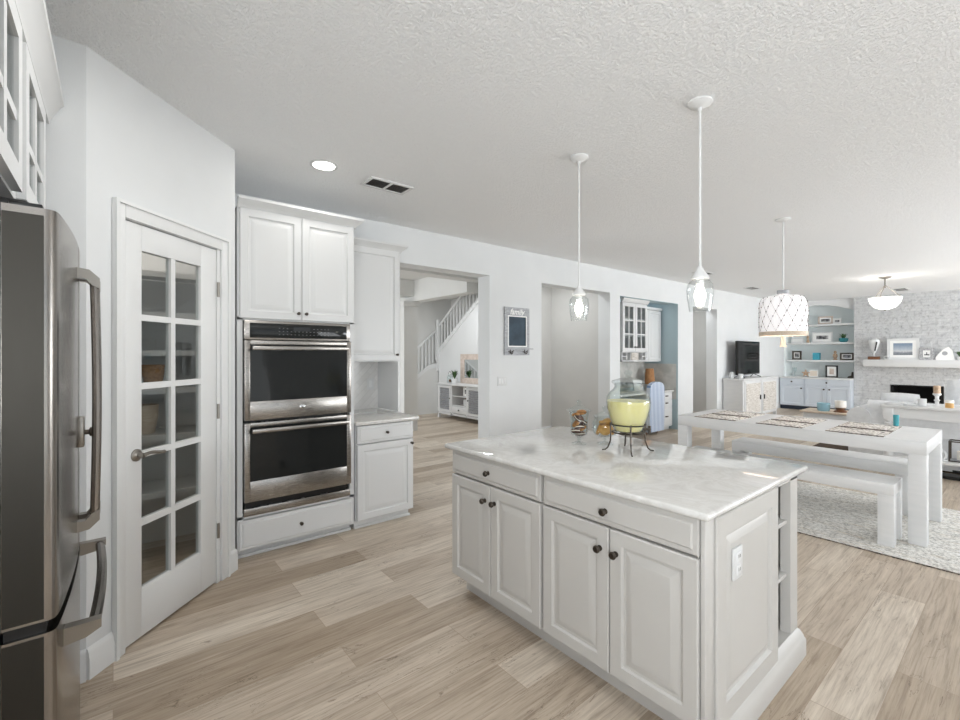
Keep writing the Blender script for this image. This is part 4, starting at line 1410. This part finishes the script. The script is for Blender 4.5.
# built-in bookcase beside the fireplace
BB = thing('built_in_bookcase', 'pale blue arched alcove bookcase left of the stone fireplace', 'bookcase', (13.9, 3.43, .816))
m_ = MB().box(13.76, 14.3, 2.692, 2.72, .816, CEIL).box(13.76, 14.3, 4.13, 4.168, .816, CEIL).box(14.27, 14.3, 2.72, 4.13, .816, CEIL)
m_.build('frame', M['alcove'], BB)
ap = [V((13.72, 2.69, CEIL)), V((13.72, 4.17, CEIL)), V((13.72, 4.17, 2.46))]
for k in range(15):
    y = 4.13 - (4.13 - 2.72) * k / 14
    ap.append(V((13.72, y, 2.46 + .16 * math.sin(PI * k / 14))))
ap.append(V((13.72, 2.69, 2.46)))
MB().prism(ap, X * .04).build('arch', M['trim'], BB)
SHZ = (1.25, 1.69, 2.15)
for z in SHZ:
    MB().box(13.75, 14.27, 2.72, 4.13, z - .045, z, .003).build('shelf', M['trim'], BB)
bcab = thing('base_cabinet', 'pale blue base cabinets beneath the arched bookcase', 'cabinet', (13.7, 3.43, 0))
BX = 13.37
MB().box(BX, 14.25, 2.695, 4.15, .1, .785).build('case', M['pale_blue'], bcab)
MB().box(BX + .06, 14.2, 2.7, 4.15, 0, .1).build('toe_kick', M['navy'], bcab)
MB().box(BX - .03, 14.26, 2.695, 4.155, .785, .815, .004).build('top', M['trim'], bcab)
SL = [(0, 0), (0, .014), (.004, .018), (.06, .018), (.066, .01)]
SD = [(0, 0), (0, .014), (.004, .018)]
for y0, y1, z0, z1, nm, st_ in ((3.62, 4.13, .635, .775, 'drawer', SD), (2.71, 3.6, .635, .775, 'drawer', SD), (3.62, 4.13, .11, .622, 'door', SL), (3.16, 3.6, .11, .622, 'door', SL), (2.71, 3.15, .11, .622, 'door', SL)):
    dd = MB().loops((BX, y1, z0), -Y, Z, -X, y1 - y0, z1 - z0, st_).build(nm, M['pale_blue'], bcab, angle=20)
    ky, kz = ((y0 + y1) / 2, (z0 + z1) / 2) if nm == 'drawer' else ((y0 + .05, z1 - .08) if y0 > 3.1 else (y1 - .05, z1 - .08))
    if nm == 'door' and y0 == 3.16: ky = y0 + .05
    knob(dd, (BX - .018, ky, kz), -X, .02)


def frame(name, label, xx, y0, y1, z0, z1, bw, m_f, m_p, matw=0.0, cat='picture frame', t=.025):
    r_ = thing(name, label, cat, (xx, (y0 + y1) / 2, z0))
    MB().ring((xx, y1, z0), -Y, Z, X, y1 - y0, z1 - z0, t, bw).build('frame', m_f, r_)
    if matw:
        MB().box(xx + .008, xx + t - .003, y0 + bw * .9, y1 - bw * .9, z0 + bw * .9, z1 - bw * .9).build('mat_board', M['paper'], r_)
    b_ = bw + matw
    MB().box(xx + (.005 if matw else .01), xx + t - .002, y0 + b_, y1 - b_, z0 + b_, z1 - b_).build('print', m_p, r_)
    return r_


S1z, S2z, S3z, SCz = 1.251, 1.691, 2.151, .816
frame('picture_frame', 'pale wood frame with a photo on the top bookcase shelf', 13.95, 3.17, 3.48, S3z, S3z + .2, .035, M['wood_frame'], M['photo'], .03)
frame('picture_frame', 'small white frame beside the wood frame on the top shelf', 13.9, 2.99, 3.16, S3z, S3z + .13, .025, M['paper'], M['photo'], .015)
frame('picture_frame', 'large white frame with a dark sketch on the second shelf down', 13.95, 3.18, 3.60, S2z, S2z + .26, .025, M['trim'], M['photo'], .06)
c = (13.92, 2.95, S2z)
pp = thing('potted_plant', 'small green plant in a teal bowl on the second shelf down', 'plant', c)
MB().lathe(c, [(.06, 0), (.09, .04), (.095, .1), (.085, .1), (.08, .05), (0, .04)], 20).build('pot', M['teal'], pp)


def leaves(c, n, r, hgt, seed, lw=.012):
    rd = random.Random(seed)
    m_ = MB()
    b_ = m_.bm
    for k in range(n):
        a = rd.uniform(0, 2 * PI); rr_ = rd.uniform(.4, 1) * r; hh = hgt * rd.uniform(.6, 1.1)
        d_ = V((math.cos(a), math.sin(a), 0)); s_ = V((-d_.y, d_.x, 0)) * lw
        p0, p1, p2 = V(c), V(c) + d_ * rr_ * .5 + Z * hh * .75, V(c) + d_ * rr_ + Z * hh
        vs_ = [b_.verts.new(p) for p in (p0 - s_ * .3, p0 + s_ * .3, p1 + s_, p2, p1 - s_)]
        b_.faces.new((vs_[0], vs_[1], vs_[2], vs_[4])); b_.faces.new((vs_[4], vs_[2], vs_[3]))
    return m_


leaves((13.92, 2.95, S2z + .06), 60, .11, .15, 2).build('foliage', M['leaf'], pp)
c = (13.9, 3.68, S2z)
q = MB().lathe(c, [(.035, 0), (.03, .04), (.02, .1), (.03, .13), (.022, .17), (0, .18)], 14).build('figurine', M['tan'], loc=c)
tag(q, 'tan figurine left of the large white frame, second shelf down', 'figurine')
frame('picture_frame', 'low white frame behind the drum pendant on the second shelf down', 13.95, 3.78, 4.06, S2z, S2z + .14, .03, M['trim'], M['paper'])
frame('picture_frame', 'dark square photo frame at the left of the third shelf down', 13.9, 3.82, 4.03, S1z, S1z + .23, .04, M['dark'], M['photo'], .02)
q = MB().box(13.86, 14.0, 3.43, 3.57, S1z, S1z + .18, .008).build('box', mat('turquoise_box', (70, 168, 190), .5), loc=(13.93, 3.5, S1z))
tag(q, 'turquoise square box in the middle of the third shelf down', 'box')
c = (13.93, 3.12, S1z)
q = MB().lathe(c, [(.045, 0), (.045, .02), (.025, .04), (.05, .09), (.045, .14), (.02, .16), (.035, .19), (.02, .225), (0, .23)], 14).build('figurine', M['tan'], loc=c)
tag(q, 'tan figurine beside the turquoise box on the third shelf down', 'figurine')
frame('picture_frame', 'dark wide photo frame at the right of the third shelf down', 13.9, 2.75, 3.02, S1z, S1z + .18, .035, M['dark'], M['photo'], .02)
c = (13.9, 3.97, SCz)
hg = thing('hourglass', 'clear goblet shaped glass at the left of the lowest shelf', 'glass', c)
MB().lathe(c, [(.045, 0), (.045, .008), (.01, .02), (.01, .1), (.04, .14), (.05, .2), (.045, .23), (.042, .23), (.046, .2), (.036, .145), (0, .12)], 20, close=False).build('goblet', M['jar'], hg)
sfm = MB()
c = V((13.9, 3.73, SCz + .105))
pt = []
for k in range(10):
    a = PI / 2 + k * PI / 5
    r = .105 if k % 2 == 0 else .042
    pt.append(c + V((0, r * math.cos(a), r * math.sin(a))))
zmin = min(p.z for p in pt)
pt = [p - Z * (zmin - SCz) for p in pt]
q = sfm.prism(pt, X * .03).build('starfish', M['tan'], loc=(13.9, 3.73, SCz))
tag(q, 'brown starfish ornament on the lowest shelf of the bookcase', 'ornament')
frame('picture_frame', 'small white card frame right of the starfish', 13.93, 3.47, 3.66, SCz, SCz + .17, .02, M['paper'], M['cream'])
frame('picture_frame', 'dark frame with wide white mat on the lowest bookcase shelf', 13.9, 3.06, 3.31, SCz, SCz + .3, .03, M['black'], M['wood_frame'], .05)
q = MB().prism([V((13.9, 2.76, SCz)), V((13.9, 2.88, SCz)), V((13.9, 2.86, SCz + .04)), V((13.9, 2.80, SCz + .06)), V((13.9, 2.79, SCz + .15)), V((13.9, 2.765, SCz + .15))], X * .06).build('bookend', M['dark'], loc=(13.93, 2.82, SCz))
tag(q, 'dark sculptural bookend at the right of the lowest shelf', 'ornament')

# fireplace
fi = thing('fireplace_insert', 'black rectangular firebox set into the white stone wall', 'fireplace', (13.8, 1.62, .3))
MB().box(13.63, 14.2, 1.22, 1.25, .305, .71).box(13.63, 14.2, 2.0, 2.03, .305, .71).box(14.17, 14.2, 1.25, 2.0, .305, .71).box(13.63, 14.17, 1.25, 2.0, .305, .33).box(13.63, 14.17, 1.25, 2.0, .68, .71).build('firebox', M['firebox'], fi)
MB().ring((13.625, 2.03, .305), -Y, Z, -X, .81, .405, .02, .02).build('surround', M['black'], fi)
q = MB().box(13.33, 13.598, -.4, 2.47, 1.12, 1.275, .005).build('mantel_shelf', M['trim'], loc=(13.45, 1.0, 1.12))
tag(q, 'thick white floating mantel shelf on the stone fireplace wall', 'mantel')
MZ = 1.275
c = (13.45, 2.3, MZ)
tr_ = thing('shell_sculpture', 'white shell sculpture on a brown base at the mantel\'s left', 'sculpture', c)
MB().box(13.38, 13.52, 2.2, 2.4, MZ, MZ + .07, .006).build('base', M['wood_brown'], tr_)
MB().cyl((13.45, 2.3, MZ + .07), (13.45, 2.3, MZ + .16), .014).lathe((13.45, 2.3, MZ + .14), [(0, 0), (.03, .02), (.07, .14), (.1, .26), (.095, .3), (.06, .33), (.02, .345), (0, .345)], 18).build('shell', M['trim'], tr_)
MB().tube([(13.36, 2.27, MZ + .2), (13.345, 2.25, MZ + .3), (13.35, 2.235, MZ + .4)], .014, 6).build('stripe', M['black'], tr_)
q = MB().tube([(13.42, 2.08 + .05 * math.cos(t), MZ + .045 + .035 * math.sin(t)) for t in [k * .5 for k in range(13)]], .01, 6).build('knot_ornament', M['trim'], loc=(13.42, 2.08, MZ))
tag(q, 'small white loop ornament between the sculpture and the beach photo', 'ornament')
frame('picture_frame', 'large white frame holding a grey beach photo on the mantel', 13.47, 1.56, 2.08, MZ, MZ + .47, .05, M['trim'], M['beach'], .055)
ck_ = frame('mantel_clock', 'square carved silver clock on the mantel', 13.44, 1.33, 1.555, MZ, MZ + .26, .055, M['silver'], M['paper'], 0, 'clock', .04)
MB().box(13.446, 13.449, 1.4, 1.48, MZ + .1, MZ + .12).box(13.446, 13.449, 1.435, 1.447, MZ + .11, MZ + .165).build('hand', M['black'], ck_)
tri = thing('sail_ornament', 'pale triangular sail ornament with round dark hole on the mantel', 'ornament', (13.43, 1.17, MZ))
MB().prism([V((13.43, 1.3, MZ)), V((13.43, 1.31, MZ + .05)), V((13.43, 1.2, MZ + .22)), V((13.43, 1.12, MZ + .28)), V((13.43, 1.06, MZ + .2)), V((13.43, 1.03, MZ))], X * .05).build('sail', M['paper'], tri)
MB().lathe((13.43, 1.17, MZ + .14), [(.042, 0), (.042, .004), (0, .004)], 20, -X).build('disc', M['grey_paint'], tri)
c = (13.43, .95, MZ)
pp = thing('potted_plant', 'small dark green plant in a white pot at the mantel\'s right', 'plant', c)
MB().lathe(c, [(.04, 0), (.05, .07), (.045, .07), (0, .06)], 16).build('pot', M['trim'], pp)
leaves((13.43, .95, MZ + .06), 50, .09, .12, 5).build('foliage', M['leaf'], pp)

# ================================================================== DESK NOOK
gk = thing('glazed_cabinet', 'white glass fronted cabinet with cubbies high in the blue desk nook', 'cabinet', (6.83, 4.5, 1.27))
GY = 4.24
m_ = MB().box(6.46, 6.48, GY + .02, 4.83, 1.28, 2.26).box(7.17, 7.2, GY + .02, 4.83, 1.28, 2.26).box(6.48, 7.17, 4.81, 4.83, 1.28, 2.26)
for z in (1.28, 1.43, 1.70, 1.98, 2.24):
    m_.box(6.46, 7.2, GY + .02, 4.83, z, z + .018)
for xx in (6.60, 6.72, 6.94, 7.06):
    m_.box(xx, xx + .016, GY + .02, 4.6, 1.28, 1.44)
m_.box(6.48, 6.6, GY + .02, 4.6, 1.355, 1.367).box(7.06, 7.17, GY + .02, 4.6, 1.355, 1.367)
m_.build('case', M['white'], gk)
MB().box(6.735, 6.935, GY + .005, GY + .022, 1.3, 1.425, .003).build('drawer', M['louvre'], gk)
for x0, x1 in ((6.465, 6.826), (6.834, 7.195)):
    z0, z1 = 1.45, 2.25
    d_ = MB().ring((x0, GY + .02, z0), X, Z, -Y, x1 - x0, z1 - z0, .02, .055)
    mx = (x0 + x1) / 2
    d_.box(mx - .01, mx + .01, GY + .003, GY + .017, z0 + .055, z1 - .055)
    for k in (1, 2):
        zc = z0 + .055 + .69 * k / 3
        d_.box(x0 + .055, mx - .01, GY + .004, GY + .016, zc - .01, zc + .01).box(mx + .01, x1 - .055, GY + .004, GY + .016, zc - .01, zc + .01)
    dd = d_.build('door', M['white'], gk)
    MB().box(x0 + .05, x1 - .05, GY + .008, GY + .012, z0 + .05, z1 - .05).build('glass_pane', M['pane'], dd)
    knob(dd, ((x1 - .03) if x0 < 6.6 else (x0 + .03), GY, 1.52), -Y, .014)
MB().prism([V((6.44, GY, 2.26)), V((6.44, GY - .035, 2.31)), V((6.44, GY - .035, 2.325)), V((6.44, GY + .03, 2.325)), V((6.44, GY + .03, 2.26))], X * .78).build('crown_moulding', M['white'], gk)
gk2 = thing('upper_cabinet', 'plain white wall cabinet set back to the right of the glass cabinet', 'cabinet', (7.68, 4.65, 1.25))
MB().box(7.22, 8.09, 4.516, 4.83, 1.26, 2.22).build('case', M['white'], gk2)
for x0 in (7.23, 7.66):
    door_part('door', M['white'], gk2, (x0, 4.5, 1.27), X, -Y, .425, .94)
MB().box(7.21, 8.11, 4.46, 4.83, 2.22, 2.27, .008).build('crown_moulding', M['white'], gk2)
q = MB().box(6.29, 8.115, 4.24, 4.835, .70, .735, .006).build('desk', M['quartz'], loc=(7.2, 4.5, .7))
tag(q, 'pale desk top running across the blue nook', 'desk')
dk = thing('drawer_cabinet', 'white three drawer cabinet under the desk top in the nook', 'cabinet', (7.9, 4.5, 0))
MB().box(7.66, 8.11, 4.28, 4.83, .06, .70).build('case', M['white'], dk)
MB().box(7.68, 8.1, 4.33, 4.8, 0, .06).build('toe_kick', M['white'], dk)
for z0, z1 in ((.575, .69), (.44, .565), (.08, .43)):
    d_ = MB().loops((7.67, 4.28, z0), X, Z, -Y, .43, z1 - z0, SD).build('drawer', M['white'], dk, angle=20)
    MB().box(7.85, 7.92, 4.238, 4.263, (z0 + z1) / 2 - .01, (z0 + z1) / 2 + .01, .003).build('handle', M['dark'], d_)
cr_ = thing('desk_chair', 'chair in a blue striped slipcover pulled up to the nook desk', 'chair', (7.38, 4.3, 0))
m_ = MB().box(7.15, 7.6, 4.23, 4.66, .1, .47, .03, 3)
m_.build('skirted_seat', M['stripe'], cr_)
bk_ = MB()
pts = [V((7.14, 4.16, .05)), V((7.61, 4.16, .05)), V((7.61, 4.15, .82))]
for k in range(9):
    a = PI * k / 8
    pts.append(V((7.375 + .23 * math.cos(a), 4.15, .82 + .1 * math.sin(a))))
pts.append(V((7.14, 4.15, .82)))
bk_.prism(pts, Y * .07)
bk_.build('backrest', M['stripe'], cr_)
for xx in (7.18, 7.54):
    for yy in (4.25, 4.6):
        MB().box(xx, xx + .035, yy, yy + .035, 0, .12).build('leg', M['wood_brown'], cr_)
c = (7.93, 4.62, .735)
lp = thing('desk_lamp', 'small lamp with brown woven shade on the nook desk', 'lamp', c)
MB().lathe(c, [(.06, 0), (.06, .015), (.03, .03), (.04, .07), (.012, .14), (0, .14)], 16).build('base', M['teal'], lp)
MB().lathe(c, [(.098, .1), (.07, .39), (.066, .39), (.094, .1)], 24, close=False).build('lamp_shade', M['terracotta'], lp)
q = MB().obox((7.42, 4.62, .735), V((1, -.1, 0)).normalized(), V((0, .2, 1)).normalized(), V((.1, 1, 0)).normalized(), .25, .19, .012, .002).build('notice_card', M['paper'], loc=(7.5, 4.62, .735))
tag(q, 'white card leaning on the nook desk left of the lamp', 'card')

# ================================================================== FOYER
sc_ = thing('staircase', 'white railed staircase climbing the far foyer wall', 'staircase', (5.7, 8.9, 0))
# lower flight in the plane Y = 8.95
SY = 8.95
m_ = MB().prism([V((4.3, SY, .0)), V((4.3, SY, .06)), V((5.4, SY, .85)), V((5.72, SY, 1.08)), V((6.0, SY, 1.14)), V((6.0, SY, 0))], Y * .06)
m_.build('stair_wall', M['wall_foyer'], sc_)
MB().prism([V((4.3, SY - .015, .0)), V((4.3, SY - .015, .126)), V((5.72, SY - .015, 1.14)), V((6.02, SY - .015, 1.2)), V((6.02, SY - .015, 1.1)), V((5.72, SY - .015, 1.04))], Y * .02).build('stringer', M['trim'], sc_)
MB().obox(V((4.6, SY - .01, .84)), V((1.0, 0, .80)).normalized(), V((-.8, 0, 1)).normalized(), Y, 1.79, .05, .05, .008).build('handrail', M['trim'], sc_)
MB().box(5.96, 6.05, SY - .05, SY + .04, 1.0, 2.22, .006).build('newel_post', M['trim'], sc_)
for k in range(14):
    xx = 4.70 + k * .095
    zb = .34 + (xx - 4.6) * .714
    zt = 1.18 + (xx - 5.0) * .8
    MB().box(xx - .014, xx + .014, SY - .012, SY + .016, zb - .04, zt).build('baluster', M['trim'], sc_)
# upper flight in the plane X = 6.0
sl = .72
y2 = 7.0
z_s = lambda y: 1.5 + (8.9 - y) * sl
m_ = MB().prism([V((6.0, 8.93, 0)), V((6.0, 8.93, z_s(8.93))), V((6.0, 6.4, z_s(6.4))), V((6.0, 6.4, 0))], X * .08)
m_.build('stair_wall', M['trim'], sc_)
MB().prism([V((5.985, 8.93, z_s(8.93) - .08)), V((5.985, 8.93, z_s(8.93) + .03)), V((5.985, 6.4, z_s(6.4) + .03)), V((5.985, 6.4, z_s(6.4) - .08))], X * .11).build('stringer', M['trim'], sc_)
MB().obox(V((5.995, 8.93, z_s(8.93) + .55)), V((0, -1, sl)).normalized(), V((0, sl, 1)).normalized(), X, 3.1, .055, .055, .008).build('handrail', M['trim'], sc_)
for k in range(20):
    yy = 8.82 - k * .12
    MB().box(6.01, 6.038, yy - .014, yy + .014, z_s(yy), z_s(yy) + .56).build('baluster', M['trim'], sc_)

fc = thing('sideboard', 'white sideboard with grey louvred doors against the foyer stair wall', 'sideboard', (5.75, 8.1, 0))
A0, A1, B0, B1 = 5.60, 5.98, 6.76, 8.37
m_ = MB().box(A0, A1, B0, B0 + .03, .1, .73).box(A0, A1, B1 - .03, B1, .1, .73).box(A0, A1, B0, B1, .1, .14).box(A1 - .02, A1, B0, B1, .1, .73)
for yy in (7.30, 7.83):
    m_.box(A0, A1, yy, yy + .03, .1, .73)
m_.box(A0 + .02, A1 - .031, 7.33, 7.83, .5, .52).box(A0 + .02, A1 - .022, 7.33, 7.83, .3, .32)
m_.build('case', M['white_wood'], fc)
MB().box(A1 - .03, A1 - .0205, 7.331, 7.829, .321, .729).build('back_panel', M['wood_brown'], fc)
MB().box(A0 - .02, A1 + .005, B0 - .02, B1 + .02, .73, .765, .004).build('top', M['white_wood'], fc)
for xx in (A0, A1 - .05):
    for yy in (B0, B1 - .05):
        MB().box(xx, xx + .05, yy, yy + .05, 0, .1).build('leg', M['white_wood'], fc)
for y0, y1, hy in ((7.87, 8.335, 7.9), (6.795, 7.295, 7.26)):
    d_ = MB().ring((A0 + .02, y0, .15), Y, Z, -X, y1 - y0, .57, .026, .05)
    dd = d_.build('door', M['white_wood'], fc)
    s_ = MB()
    for k in range(10):
        s_.obox(V((A0 + .016, y0 + .05, .205 + k * .046)), Y, V((-.5, 0, .86)), V((.86, 0, .5)), y1 - y0 - .1, .044, .006)
    s_.build('louvres', M['grey_paint'], dd)
    MB().ball((A0 - .015, hy, .45), .014, 10).build('knob', M['black'], dd)
d_ = MB().box(A0, A0 + .018, 7.335, 7.825, .15, .295, .003).build('drawer', M['white_wood'], fc)
MB().ball((A0 - .012, 7.58, .225), .014, 10).build('knob', M['black'], d_)
frame('picture_frame', 'small white frame on the upper open shelf of the foyer sideboard', 5.70, 7.38, 7.56, .521, .70, .025, M['paper'], M['photo'], .02)
c = (5.72, 7.48, .321)
q = MB().lathe(c, [(.05, 0), (.06, .02), (.06, .13), (.053, .13), (.05, .02), (0, .015)], 18).build('pot', M['trim'], loc=c)
tag(q, 'white pot on the lower open shelf of the foyer sideboard', 'pot')
mr = thing('framed_mirror', 'limed wood framed mirror leaning on the foyer sideboard', 'mirror', (5.9, 7.45, .765))
fy0, fy1, fz0, fz1 = 6.9, 7.97, .767, 1.40
XM = 5.93
MB().ring((XM, fy1, fz0), -Y, Z, X, fy1 - fy0, fz1 - fz0, .04, .13, .12, .12).build('frame', M['wood_frame'], mr)
MB().box(XM + .012, XM + .03, fy0 + .12, fy1 - .12, fz0 + .11, fz1 - .11).build('mirror_glass', M['mirror'], mr)
c = (5.74, 7.93, .766)
pp = thing('potted_plant', 'spiky green plant in a white pot on the foyer sideboard', 'plant', c)
MB().lathe(c, [(.05, 0), (.065, .1), (.058, .1), (0, .09)], 18).build('pot', M['trim'], pp)
leaves((c[0], c[1], c[2] + .09), 46, .12, .19, 8, .014).build('foliage', M['leaf'], pp)
c = (5.76, 8.13, .766)
lt_ = thing('jar_lantern', 'small clear glass jar lantern left of the plant on the foyer sideboard', 'lantern', c)
MB().lathe(c, [(.06, 0), (.065, .02), (.065, .14), (.04, .17), (.04, .19), (.036, .19), (.036, .17), (.06, .14), (.06, .025), (0, .015)], 18, close=False).build('glass', M['jar'], lt_)
MB().tube([(c[0], c[1] + .05 * math.cos(PI * k / 8), .95 + .07 * math.sin(PI * k / 8)) for k in range(9)], .004, 6).build('handle', M['dark'], lt_)
MB().lathe((c[0], c[1], .781), [(.03, 0), (.03, .06), (0, .06)], 14).build('candle', M['wood_brown'], lt_)
